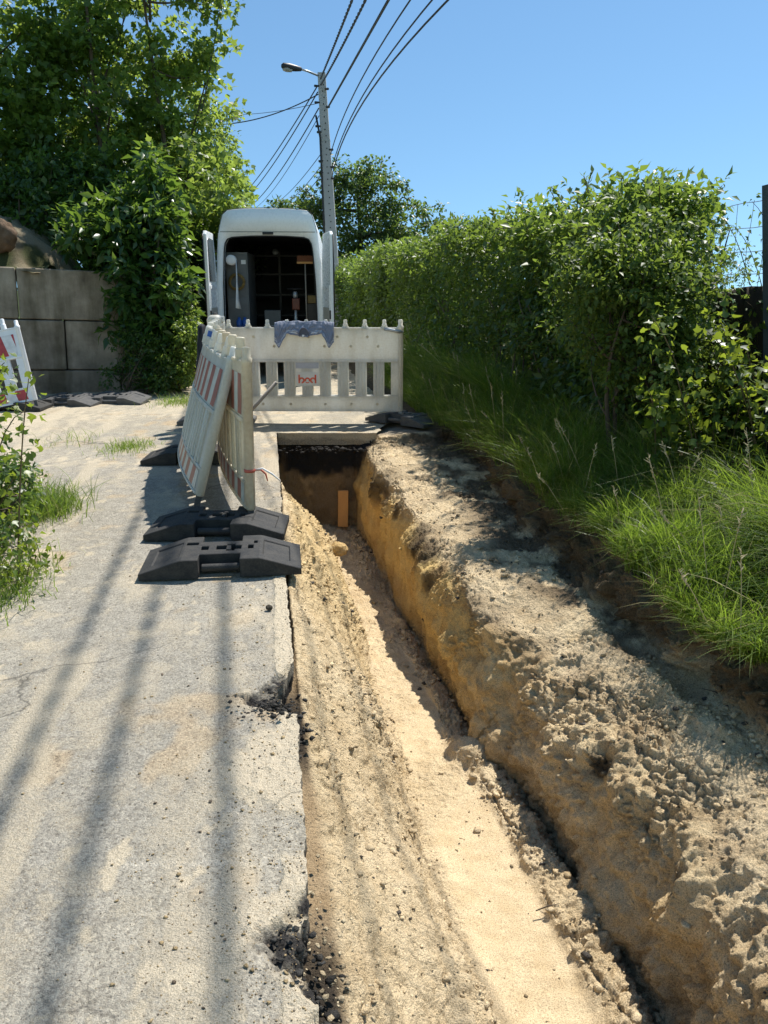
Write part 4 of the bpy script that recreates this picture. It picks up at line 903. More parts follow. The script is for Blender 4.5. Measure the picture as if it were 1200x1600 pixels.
# lining of the load space
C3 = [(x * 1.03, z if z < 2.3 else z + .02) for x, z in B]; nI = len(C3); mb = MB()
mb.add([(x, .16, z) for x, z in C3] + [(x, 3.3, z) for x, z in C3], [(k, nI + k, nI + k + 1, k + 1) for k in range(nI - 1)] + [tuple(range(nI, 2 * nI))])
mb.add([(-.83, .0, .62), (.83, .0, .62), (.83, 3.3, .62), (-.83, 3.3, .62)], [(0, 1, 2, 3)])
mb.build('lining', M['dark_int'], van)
mb = MB(); mb.box(-.93, .93, -.16, .02, .38, .60); mb.build('bumper', M['black_trim'], van, bevel=.03)
for s_ in (-1, 1):
    mb = MB(); mb.box(s_ * .87 - .055, s_ * .87 + .055, -.035, .02, .60, .84); mb.build('tail_light', M['tail'], van, bevel=.015)
for yy in (.95, 4.45):
    for s_ in (-1, 1):
        rt = Matrix.Translation((s_ * .80, yy, .34)) @ Matrix.Rotation(R(90), 4, 'Y')
        mb = MB(); mb.lathe([(.19, -.11), (.31, -.11), (.34, -.08), (.34, .08), (.31, .11), (.19, .11)], 28, rt); w_ = mb.build('wheel', M['rubber'], van, True)
        mb = MB(); mb.lathe([(.05, -.115), (.185, -.105), (.19, .105), (.05, .115)], 20, rt); mb.build('rim', M['metal'], w_, True)
def rear_door(sgn, ang):
    W, z0, z1 = .80, .55, 2.40
    out = [(0, z0), (W, z0), (W, 1.6), (W, z1 - .06), (W - .06, z1), (.14, z1 - .01), (.04, 2.05), (.0, 1.5)]
    Md = Matrix.Translation((sgn * .925, -.03, 0)) @ Matrix.Rotation(ang, 4, 'Z')
    mk = lambda poly: [(-sgn * x, z) for x, z in poly]
    mb = MB(); mb.prism(mk(out), -.028, .028, M=None); me = mb.mesh('door')
    bmx = bmesh.new(); bmx.from_mesh(me); bmesh.ops.recalc_face_normals(bmx, faces=bmx.faces); bmx.to_mesh(me); bmx.free()
    d = link('door', me, M['white'], van); d.matrix_local = Md
    bv = d.modifiers.new('bevel', 'BEVEL'); bv.width = .012; bv.segments = 3; bv.limit_method = 'ANGLE'
    win = [(.16, 1.62), (W - .09, 1.62), (W - .09, z1 - .14), (W - .15, z1 - .10), (.22, z1 - .12)]
    for nm, mt, yy in ((('window', M['glass'], .031), ('window', M['glass'], -.031)) if sgn < 0 else ()):
        mb = MB(); mb.prism(mk(win), yy - .004, yy + .004); mb.build(nm, mt, d)
    mb = MB()
    for (xa, xb, za, zb) in ((.08, W - .06, 1.50, 1.56), (.08, W - .06, .66, .70), (.05, .09, .7, 1.5), (W - .07, W - .04, .7, 1.5)):
        mb.box(min(-sgn * xa, -sgn * xb), max(-sgn * xa, -sgn * xb), .028, .042, za, zb)
    mb.build('inner_rib', M['white'], d, bevel=.004)
    mb = MB(); mb.box(min(-sgn * .1, -sgn * (W - .1)), max(-sgn * .1, -sgn * (W - .1)), .028, .036, .75, 1.2); mb.build('trim_panel', dirty('door_trim', (.50, .47, .40), (.4, .38, .33), .5), d, bevel=.004)
    mb = MB(); mb.tube([(-sgn * (W - .015), -.03, .58), (-sgn * (W - .0), -.03, 1.5), (-sgn * (W + .0), -.03, z1 - .05)], .012, 6); mb.build('seal', M['black_trim'], d, True)
    mb = MB(); mb.box(-sgn * (W - .02) - .02, -sgn * (W - .02) + .02, .026, .046, 1.02, 1.16); mb.build('latch', M['black_trim'], d, bevel=.005)
    for zz in (.8, 1.35, 2.0):
        mb = MB(); mb.tube([(0, -.02, zz - .05), (0, -.02, zz + .05)], .022, 8); mb.build('hinge', M['white'], d, True)
rear_door(-1, R(-91)); rear_door(1, R(101))

# load in the van: things of their own
VM = Matrix.Translation(van.location) @ Matrix.Rotation(R(3), 4, 'Z')
def inside(name, label, cat, loc, rz=0):
    o = thing(name, label, cat); o.matrix_world = VM @ Matrix.Translation(loc) @ Matrix.Rotation(rz, 4, 'Z'); return o
c = inside('tool_cabinet', 'tall grey cabinet along the left side inside the van', 'cabinet', (-.60, .75, .62))
mb = MB(); mb.box(-.19, .19, -.35, .9, .0, 1.50); mb.build('carcass', M['grey_box'], c, bevel=.006)
mb = MB(); mb.box(-.17, .17, -.362, -.35, .75, 1.45); mb.build('door', M['grey_box'], c, bevel=.003)
mb = MB(); mb.box(-.17, .17, -.362, -.35, .05, .72); mb.build('door', M['grey_box'], c, bevel=.003)
mb = MB(); mb.box(.08, .16, -.367, -.363, 1.30, 1.37); mb.build('sticker', M['paper'], c)
c = inside('paper_roll', 'white paper roll with a loose strip hanging inside the van at the left', 'paper roll', (-.66, .20, 1.98))
Mr = Matrix.Rotation(R(90), 4, 'X')
mb = MB(); mb.lathe([(.035, -.10), (.085, -.10), (.085, .10), (.035, .10)], 24, Mr); mb.build('roll', M['paper'], c, True)
mb = MB(); mb.lathe([(.034, -.105), (.034, -.102)], 16, Mr); mb.build('core', M['black_trim'], c)
mb = MB(); mb.add([(.080, -.08, 0), (.088, -.02, -.0), (.07, -.06, -.35), (.09, -.02, -.35), (.05, -.08, -.68), (.10, -.02, -.68), (.045, -.10, -.80), (.13, -.04, -.82)], [(0, 1, 3, 2), (2, 3, 5, 4), (4, 5, 7, 6)])
o = mb.build('loose_strip', M['paper'], c, True); sd_ = o.modifiers.new('solid', 'SOLIDIFY'); sd_.thickness = .002
c = inside('cable_reel', 'yellow coil of cable hanging on the left inside the van', 'cable', (-.60, .34, 1.62))
mb = MB()
for k in range(5):
    rr = .115 + .012 * (k % 3); mb.tube([(rr * math.cos(t_), -.02 + .018 * k - .04 + .01 * math.sin(3 * t_), rr * math.sin(t_)) for t_ in [2 * math.pi * i / 24 for i in range(25)]], .012, 6)
mb.build('coil', M['yellow'], c, True)
mb = MB(); mb.tube([(0, -.03, .10), (0, .04, .13)], .01, 6); mb.build('hook', M['metal'], c)
c = inside('broom', 'broom with brown bristles standing head up on the right inside the van', 'broom', (.60, .45, .62))
mb = MB(); mb.tube([(0, 0, 0), (-.005, 0, 1.32)], .013, 8); mb.build('handle', M['handle_wood'], c, True)
mb = MB(); mb.box(-.15, .13, -.03, .03, 1.31, 1.345); mb.build('head', M['wood'], c, bevel=.005)
mb = MB(); 
for i in range(26): 
    x = -.145 + i * .0108; mb.box(x, x + .008, -.03, .03, 1.345, 1.44 + .012 * random.random())
mb.build('bristles', M['bristle'], c)
c = inside('rammer', 'orange and chrome trench rammer standing on the right inside the van', 'rammer', (.40, .55, .62))
mb = MB(); mb.lathe([(.07, 0), (.07, .04), (.03, .05), (.035, .38), (.028, .40), (.028, .55)], 14); mb.build('leg', M['metal'], c, True)
mb = MB(); mb.box(-.06, .08, -.06, .08, .52, .72); mb.build('engine', M['orange'], c, bevel=.015)
mb = MB(); mb.lathe([(.035, .72), (.05, .76), (.04, .82), (.02, .84)], 12); mb.build('tank', M['metal'], c, True)
mb = MB(); mb.tube([(-.14, -.02, .88), (.16, -.02, .88)], .014, 8); mb.tube([(-.02, 0, .70), (-.03, 0, .88)], .012, 6); mb.build('handlebar', M['black_trim'], c, True)
c = inside('canister', 'small blue canister on the left of the van floor', 'canister', (-.58, .22, .62))
mb = MB(); mb.lathe([(.05, .20), (.05, .34), (.03, .36), (.02, .40)], 14); mb.lathe([(.05, .20), (.05, .34), (.03, .36), (.02, .40)], 14, Matrix.Translation((.10, 0, 0))); mb.build('can', M['blue'], c, True)
mb = MB(); mb.box(-.10, .22, -.08, .10, 0, .20); mb.build('crate', M['black_trim'], c, bevel=.006)
c = inside('tool_box', 'grey box on the floor in the middle of the van', 'box', (-.05, 1.1, .62))
mb = MB(); mb.box(-.15, .15, -.15, .2, 0, .5); mb.build('box', M['grey_box'], c, bevel=.01)
mb = MB(); mb.tube([(-.12, -.165, .22), (.12, -.165, .22)], .012, 6); mb.build('handle', M['metal'], c, True)
c = inside('bulkhead_shelf', 'dark shelf across the far end of the van load space', 'shelf', (0, 2.6, .62))
mb = MB()
for z_ in (.35, .75, 1.15, 1.5): mb.box(-.70, .72, -.2, .3, z_, z_ + .03)
mb.build('shelf', M['black_trim'], c)
mb = MB()
for x_ in (-.7, 0, .7): mb.box(x_ - .02, x_ + .02, -.2, -.16, 0, 1.6)
mb.build('upright', M['black_trim'], c)
c = inside('reel_disc', 'small pale disc shaped lamp under the van ceiling', 'lamp', (.02, 1.2, 2.16))
mb = MB(); mb.lathe([(.0, -.02), (.05, -.02), (.06, 0), (.05, .02), (0, .03)], 16, Matrix.Rotation(R(70), 4, 'X')); mb.build('disc', M['grey_box'], c, True)
c = inside('yellow_box', 'yellow case on a rack at the right inside the van', 'case', (.70, .62, 1.25))
mb = MB(); mb.box(-.08, .08, -.1, .2, 0, .14); mb.build('case', M['yellow'], c, bevel=.01)
mb = MB(); mb.box(-.1, .1, -.12, .22, -.63, -.005); mb.build('rack', M['black_trim'], c, bevel=.004)

# ------------------------------------------------------------------ utility pole, street lamp head and cables
PY = 22.0; top = at(502.5, 114, PY); low = at(520.5, 430, PY)
dz = top.z - low.z; foot = Vector((low.x + (low.x - top.x) * low.z / dz, PY, -.1))
pole = thing('utility_pole', 'tall grey concrete utility pole carrying the cables behind the van', 'utility pole', foot)
tl = top - foot
mb = MB(); pts = [tl * t_ for t_ in np.linspace(0, 1, 9)]
for i in range(8):
    a_, b_ = pts[i], pts[i + 1]; wa, wb = .19 - .095 * i / 8, .19 - .095 * (i + 1) / 8
    ra = [a_ + Vector((dx * wa, dy * wa, 0)) for dx, dy in ((-1, -.8), (1, -.8), (1, .8), (-1, .8))]; rb = [b_ + Vector((dx * wb, dy * wb, 0)) for dx, dy in ((-1, -.8), (1, -.8), (1, .8), (-1, .8))]
    mb.add(ra + rb, [(k, (k + 1) % 4, 4 + (k + 1) % 4, 4 + k) for k in range(4)] + ([(4, 5, 6, 7)] if i == 7 else []))
for i in range(26):
    c_ = tl * (.42 + .56 * i / 26); w_ = (.19 - .095 * (.42 + .56 * i / 26)) * .8
    mb.lathe([(.017, 0), (.017, .004)], 8, Matrix.Translation((c_.x + (.03 if i % 2 else .01), c_.y - w_ - .003, c_.z)) @ Matrix.Rotation(R(90), 4, 'X'), 1)
mb.build('shaft', [M['pole'], M['black_trim']], pole)
for t_ in (.40, .445, .60, .77, .33, .36):
    mb = MB(); c_ = tl * t_; w_ = .19 - .095 * t_ + .004; mb.box(c_.x - w_, c_.x + w_, c_.y - w_ * .82, c_.y + w_ * .82, c_.z, c_.z + .02); mb.build('band', M['metal'], pole)
mb = MB(); mb.tube([tl * .30 + Vector((-.17, -.14, 0)), tl * .55 + Vector((-.145, -.12, 0)), tl * .78 + Vector((-.12, -.11, 0)), tl * .84 + Vector((-.2, -.1, .1))], .028, 6); mb.build('riser_cable', M['cable'], pole, True)
arm_a = tl + Vector((-.06, -.05, -.08)); lh = at(470, 108, PY - .4) - foot; lt = at(440, 103, PY - .7) - foot
mb = MB(); mb.tube([arm_a, arm_a.lerp(lh, .6) + Vector((0, 0, .01)), lh], .025, 8); mb.build('lamp_arm', M['metal'], pole, True)
mb = MB(); ax = (lt - lh); 
pts_ = [lh + ax * t_ for t_ in (-.05, 0, .25, .6, .9, 1.0)]; mb.tube(pts_, [.03, .05, .07, .09, .08, .04], 12, flat=.7); hd = mb.build('lamp_head', M['black_trim'], pole, True)
mb = MB(); mb.tube([lh + ax * t_ + Vector((0, 0, -.045)) for t_ in (.42, .5, .75, .9, .96)], [.02, .06, .072, .06, .02], 12, flat=.8); mb.build('lamp_bowl', M['lamp_glass'], hd, True)
mb = MB()
for t_, sx_ in ((.955, -.12), (.945, .1), (.90, -.13), (.885, .1), (.82, -.14), (.80, -.12), (.74, .12), (.70, -.12), (.68, .12), (.66, -.13), (.64, .12)):
    c_ = tl * t_; mb.tube([c_ + Vector((sx_ * .5, -.05, 0)), c_ + Vector((sx_ * 1.5, -.16, -.02))], [.02, .03], 6)
mb.build('cable_clamp', M['cable'], pole)

def spline3(p0, p1, p2, n=40):
    """parabola through three points by their Y"""
    Ys = np.array([p0[1], p1[1], p2[1]]); A_ = np.vander(Ys, 3); cx_ = np.linalg.solve(A_, [p0[0], p1[0], p2[0]]); cz_ = np.linalg.solve(A_, [p0[2], p1[2], p2[2]])
    return [(float(np.polyval(cx_, y_)), float(y_), float(np.polyval(cz_, y_))) for y_ in np.linspace(Ys[0], -14, n)]
cab = [  # (height share on the pole, x pixel at the frame top, distance there, shadow-defining point, radius, twisted, words)
 (.975, 550, 13.8, (.97, 4.80, 5.55), .0185, True, 'twisted overhead cable highest on the pole, first from the left at the top'),
 (.955, 571, 13.6, (1.36, 4.10, 5.50), .0185, True, 'twisted overhead cable just right of the highest one'),
 (.880, 607, 12.9, (1.70, 4.10, 5.40), .021, False, 'thick smooth overhead cable, the boldest of the bundle'),
 (.72, 641, 11.6, (2.10, 4.10, 4.9), .011, False, 'thin overhead cable right of the boldest one'),
 (.665, 675, 11.0, (2.45, 4.10, 4.7), .011, False, 'thin overhead cable second from the right at the top'),
 (.64, 700, 10.6, (2.75, 4.10, 4.55), .013, False, 'overhead cable lowest on the pole, furthest right at the top')]
for t_, px_, Yp, mid_, r_, tw, lab in cab:
    a_ = foot + tl * t_ + Vector((-.03 if t_ > .9 else .12, -.16, 0)); b_ = at(px_, 0, Yp)
    pts_ = spline3(tuple(a_), tuple(b_), mid_, 46)
    mb = MB()
    if tw:
        fine_ = []
        for i in range(len(pts_) - 1):
            for k in range(10): fine_.append(Vector(pts_[i]).lerp(Vector(pts_[i + 1]), k / 10))
        for ph in (0, math.pi):
            mb.tube([p_ + Vector((math.cos(i * 1.1 + ph), 0, math.sin(i * 1.1 + ph))) * r_ * .62 for i, p_ in enumerate(fine_)], r_ * .75, 5)
    else: mb.tube(pts_, r_, 6)
    o = mb.build('overhead_cable', M['cable'], None, True); tag(o, lab, 'cable', 'overhead cables')
back = [(.96, 362, 322, .016, 'highest cable falling from the pole behind the tall trees'), (.94, 372, 322, .016, 'second cable falling from the pole towards the trees'), (.885, 388, 325, .016, 'third cable falling from the pole over the van roof'),
        (.86, 399, 325, .010, 'thin fourth cable falling from the pole over the van roof'), (.73, 413, 325, .010, 'thin fifth cable falling from low on the pole'), (.69, 425, 325, .010, 'sixth cable falling from low on the pole'), (.66, 436, 325, .010, 'lowest cable falling from the pole beside its shaft')]
for t_, px_, py_, r_, lab in back:
    a_ = foot + tl * t_ + Vector((-.13, .1, 0)); b_ = at(px_, py_, 44); e_ = b_ + (b_ - a_) * .25
    mb = MB(); n_ = 24; mb.tube([a_.lerp(b_, i / n_) + Vector((0, 0, -.8 * 4 * (i / n_) * (1 - i / n_) * .35)) for i in range(n_ + 1)] + [e_], r_, 5)
    o = mb.build('overhead_cable', M['cable'], None, True); tag(o, lab, 'cable', 'overhead cables')
for (px_, py_, Yq, t_, lab) in ((300, 193, 24, .93, 'single cable running left from the pole under the street lamp'), (290, 168, 40, .90, 'thin far cable running left from the pole nearly level')):
    a_ = foot + tl * t_ + Vector((-.1, 0, 0)); b_ = at(px_, py_, Yq) if Yq == 24 else at(300, 170, 40)
    mb = MB(); n_ = 20; mb.tube([a_.lerp(b_, i / n_) + Vector((0, 0, -.25 * 4 * (i / n_) * (1 - i / n_))) for i in range(n_ + 1)], .014 if Yq == 24 else .008, 5)
    o = mb.build('overhead_cable', M['cable'], None, True); tag(o, lab, 'cable', 'overhead cables')

# ------------------------------------------------------------------ foliage
def unit(v): return v / (np.linalg.norm(v, axis=-1, keepdims=True) + 1e-9)
def leaf_mesh(name, pos, size, axis, tint, aspect=.55, fold=.18, droop=.15, seed=0, up=.6):
    g = np.random.default_rng(seed); n = len(pos)
    ax = unit(axis); ref = unit(g.normal(0, 1, (n, 3)) * (1 - up) + np.array([0, 0, 1.0]) * up)
    side = unit(np.cross(ax, ref)); nor = np.cross(side, ax)
    L = size[:, None]; W = L * aspect * g.uniform(.8, 1.2, (n, 1))
    b = pos; c = pos + ax * L * .5; l = pos + ax * L * .42 - side * W * .5 + nor * W * fold; r = pos + ax * L * .42 + side * W * .5 + nor * W * fold; t = pos + ax * L - nor * L * droop
    V = np.stack([b, l, c, r, t], 1).reshape(-1, 3); k = (np.arange(n) * 5)[:, None]
    q = np.concatenate([k + np.array([[0, 2, 4, 1]]), k + np.array([[0, 3, 4, 2]])])
    return np_mesh(name, V, q, attrs={'tint': np.repeat(tint, 5)})

def lobed_mesh(name, pos, size, axis, tint, seed=0, up=.55):
    """maple-like leaf: three points"""
    g = np.random.default_rng(seed); n = len(pos); ax = unit(axis); ref = unit(g.normal(0, 1, (n, 3)) * (1 - up) + np.array([0, 0, 1.0]) * up)
    side = unit(np.cross(ax, ref)); nor = np.cross(side, ax); L = size[:, None]
    pts = [(0, 0, 0), (-.50, .42, .06), (-.20, .52, .02), (0, 1.0, -.12), (.20, .52, .02), (.50, .42, .06), (0, .45, -.02), (-.30, .12, .03), (.30, .12, .03)]
    V = np.stack([pos + side * L * a + ax * L * b + nor * L * c for a, b, c in pts], 1).reshape(-1, 3); k = (np.arange(n) * 9)[:, None]
    q = np.concatenate([k + np.array([[0, 6, 1, 7]]), k + np.array([[6, 3, 2, 1]]), k + np.array([[6, 5, 4, 3]]), k + np.array([[0, 8, 5, 6]])])
    return np_mesh(name, V, q, attrs={'tint': np.repeat(tint, 9)})

def clumps(centres, radii, per, size, g, ctint=None, flat=.75):
    """leaves round clump centres -> pos, size, axis, tint"""
    n = len(centres); idx_ = np.repeat(np.arange(n), per)
    d = g.normal(0, 1, (len(idx_), 3)); d = unit(d) * (g.random((len(idx_), 1)) ** .5); d[:, 2] *= flat
    pos = centres[idx_] + d * radii[idx_][:, None]
    axis = d * 1.0 + g.normal(0, .55, d.shape) + np.array([0, 0, -.25])
    sz = size * g.uniform(.65, 1.3, len(idx_))
    ct = g.random(n) if ctint is None else ctint
    tint = np.clip(ct[idx_] * .6 + g.random(len(idx_)) * .4 + .12 * d[:, 2], 0, 1)
    return pos, sz, axis, tint

def lobe_centres(lobes, n, g, shell=.55):
    """clump centres spread through a union of ellipsoids, denser towards the outside"""
    w_ = np.array([l[3] * l[4] * l[5] for l in lobes]) ** .75; w_ /= w_.sum(); k = g.choice(len(lobes), n, p=w_); L = np.array(lobes)[k]
    d = unit(g.normal(0, 1, (n, 3))); r = g.uniform(shell ** 2, 1, (n, 1)) ** .5
    return L[:, :3] + d * r * L[:, 3:6] * g.uniform(.85, 1.12, (n, 1))

def limbs(mb, base, targets, r0, g, bend=.25):
    for t_ in targets:
        a_, b_ = Vector(base), Vector(t_); m_ = a_.lerp(b_, .5) + Vector(g.normal(0, bend, 3)) * .5
        pts_ = [(1 - s_) ** 2 * a_ + 2 * s_ * (1 - s_) * m_ + s_ ** 2 * b_ for s_ in np.linspace(0, 1, 7)]
        mb.tube(pts_, [r0 * (1 - .85 * s_) for s_ in np.linspace(0, 1, 7)], 6)

def tree(name, label, cat, base, top_z, lobes, nclump, crad, per, leaf, mat, seed, trunk_r=.09, lobed=False, group=None, stems=1, shell=.5, flat=.75, aspect=.55):
    g = np.random.default_rng(seed); root = thing(name, label, cat, base, group=group)
    mb = MB(); H = top_z
    for s_ in range(stems):
        off_ = Vector(g.normal(0, .14 * (stems > 1), 3)); off_.z = 0; sw_ = .25 if stems == 1 else .10
        tipo = Vector((g.normal(0, sw_), g.normal(0, sw_), H * (1 if s_ == 0 else g.uniform(.7, .95)))) + off_ * 1.2
        pts_ = [off_.lerp(tipo, k_) + Vector((math.sin(k_ * 5 + s_) * .06, math.cos(k_ * 4) * .05, 0)) for k_ in np.linspace(0, 1, 9)]
        mb.tube(pts_, [trunk_r * (1 - .8 * k_) / (1 if s_ == 0 else 1.4) for k_ in np.linspace(0, 1, 9)], 8)
        for k_ in range(9):
            lb = lobes[g.integers(len(lobes))]; dd = np.clip(g.normal(0, .4, 3), -.7, .7); fr = g.uniform(.25, .85); bp = off_.lerp(tipo, fr)
            limbs(mb, bp, [(lb[0] + dd[0] * lb[3], lb[1] + dd[1] * lb[4], max(bp.z, lb[2] + dd[2] * lb[5]))], trunk_r * .35, g)
    mb.build('trunk', M['bark'], root, True)
    cen = lobe_centres(lobes, nclump, g, shell); cen = cen[cen[:, 2] > .1]
    rad = crad * g.uniform(.6, 1.3, len(cen))
    ct = np.clip(.45 + .35 * fbm(cen[:, 0] * 1.2, cen[:, 1] * 1.2, cen[:, 2] * 1.2, 2, seed) + .25 * g.normal(0, 1, len(cen)), 0, 1)
    pos, sz, ax_, ti = clumps(cen, rad, per, leaf, g, ct, flat)
    me = lobed_mesh('crown', pos, sz, ax_, ti, seed) if lobed else leaf_mesh('crown', pos, sz, ax_, ti, aspect, seed=seed)
    link('crown', me, LEAF[mat], root); return root

G = 'trees above the block wall'
tree('maple_tree', 'tall maple with bright leaves above the block wall, its thin trunk showing', 'tree', (-5.0, 15.0, .6), 6.6,
     [(0, .7, 4.2, 1.5, 1.3, 1.4), (-.3, .8, 5.6, 1.3, 1.2, 1.3), (.5, .6, 3.1, 1.2, 1.1, 1.0), (.3, .5, 6.6, .8, .8, .9), (-.9, .5, 3.4, 1.1, 1.1, 1.2), (.1, 0, 2.9, .7, .5, .5), (-.2, .1, 5.0, .6, .5, .5)], 350, .25, 33, .12, 'maple', 101, .07, True, G)
tree('maple_tree', 'maple with open dark topped crown nearest the sky and the cables', 'tree', (-3.75, 15.4, .4), 6.8,
     [(0, .5, 4.2, 1.0, 1.0, 1.3), (.25, .4, 5.6, .75, .8, 1.1), (.45, .5, 3.0, .9, 1.0, 1.0), (.1, .3, 6.6, .6, .6, .8), (.75, .2, 5.0, .45, .4, .4), (.85, .3, 6.1, .35, .4, .5), (.2, -1.0, 2.9, .8, .6, .7), (-.5, -.9, 3.1, .7, .6, .7)], 240, .24, 28, .115, 'maple', 102, .065, True, G, 1)
tree('maple_tree', 'maple at the far left with sunlit rounded top above the earth mound', 'tree', (-7.2, 15.2, .8), 6.0,
     [(0, 0, 3.6, 1.5, 1.3, 1.3), (.5, 0, 4.7, 1.2, 1.2, 1.0), (-.8, 0, 3.9, 1.1, 1.2, 1.1), (.6, -.3, 2.7, 1.2, 1.0, .9)], 350, .25, 33, .12, 'maple', 103, .08, True, G)
tree('dark_tree', 'dark dense tree filling the gap behind the maples', 'tree', (-6.2, 17.6, .3), 4.6,
     [(0, 0, 2.6, 2.4, 1.0, 1.6), (1.6, 0, 2.4, 1.5, 1.0, 1.6), (-2.2, 0, 2.8, 2.0, 1.0, 1.8), (.3, 0, 3.9, 1.7, 1.0, 1.2)], 420, .5, 30, .16, 'dark', 104, .12, False, G)
tree('creeper_clad_tree', 'rounded yellow green tree behind the van’s left door below the cables'.replace('’', "'"), 'tree', (-3.80, 17.4, .1), 4.6,
     [(0, 0, 3.2, 1.0, 1.0, 1.3), (.15, 0, 4.3, .85, .9, .95), (.3, 0, 2.1, .95, .9, 1.1), (-.8, 0, 3.2, 1.1, .9, 1.4), (.75, -.2, 2.75, .55, .5, .35)], 460, .25, 40, .085, 'maple', 105, .10, False, G)
tree('understory_shrub', 'dark shrubs filling the shade between the maples and the earth mound', 'shrub', (-5.7, 14.0, 1.7), 1.5,
     [(0, 0, .8, 1.0, .6, .8), (-1.4, .2, 1.0, 1.0, .6, .9), (1.1, 0, .8, .9, .6, .9), (.4, .2, 1.5, 1.1, .6, .6)], 260, .30, 32, .12, 'dark', 113, .05, False, None, 3, .3)
tree('dark_bush', 'tall dark bush close along the left side of the van', 'bush', (-3.65, 15.6, 0), 2.6,
     [(0, 0, 1.3, .6, .8, 1.0), (.1, .3, 2.2, .6, .7, .7), (.05, -.5, .7, .5, .6, .7)], 170, .26, 34, .11, 'dark', 112, .05, False, None, 3, .3)
tree('broad_tree', 'round leafy tree standing alone beyond the van and the pole', 'tree', (-.75, 28, 0), 4.8,
     [(.2, 0, 3.9, 1.6, 1.4, 1.6), (1.2, 0, 3.5, 1.4, 1.2, 1.1), (-1.2, 0, 3.2, 1.3, 1.1, 1.0), (-.5, 0, 4.9, .8, .8, .7), (1.3, 0, 2.6, 1.0, 1.0, 1.0), (-2.1, 0, 4.05, .75, .7, .45), (-1.5, 0, 4.2, .8, .7, .6), (.3, 0, 4.9, .7, .7, .7), (2.4, 0, 3.6, .6, .6, .5), (-2.75, 0, 4.1, .4, .5, .25), (-.2, 0, 1.8, 1.6, 1.4, 1.2)], 450, .32, 34, .15, 'far', 106, .16, False)
p = at(1108, 378, 24); tree('conifer', 'small distant bluish tree seen over the fence at the right', 'tree', (p.x, 24, .2), 2.9, [(0, 0, 2.3, .75, .7, .9), (.3, 0, 1.6, .9, .8, .8), (-.5, 0, 1.5, .8, .8, .9)], 120, .25, 40, .07, 'far', 107, .07, False)

# laurel hanging over the end of the block wall
tree('laurel_shrub', 'large glossy laurel shrub hanging over the end of the block wall', 'shrub', (-3.68, 12.5, 0), 2.8,
     [(-.05, 0, 1.95, .78, .7, .85), (.27, -.1, 1.30, .55, .6, .8), (-.50, .1, 2.3, .62, .6, .55), (.28, .1, 2.4, .50, .6, .65), (.30, -.1, .75, .48, .5, .6), (.05, -.2, 1.1, .45, .4, .6), (.25, -.1, .5, .5, .5, .45), (.2, .3, 2.9, .5, .5, .5)], 280, .24, 34, .18, 'laurel', 108, .06, False, None, 3, .45, .7, .42)
tree('ivy_bush', 'small leafy bush with sunlit right edge at the foot of the laurel', 'bush', (-3.02, 12.0, 0), .9,
     [(0, 0, .45, .42, .4, .42), (.12, 0, .9, .35, .35, .4), (-.35, 0, .35, .4, .35, .35)], 110, .13, 34, .06, 'maple', 109, .02, False, None, 3, .3)
tree('ivy_bush', 'low dark ivy bush spreading on the ground below the laurel', 'bush', (-3.55, 11.75, 0), .5,
     [(0, 0, .30, .5, .35, .32), (.3, .1, .25, .4, .3, .28), (0, .1, .7, .4, .3, .4)], 90, .13, 32, .06, 'dark', 110, .02, False, None, 3, .3)

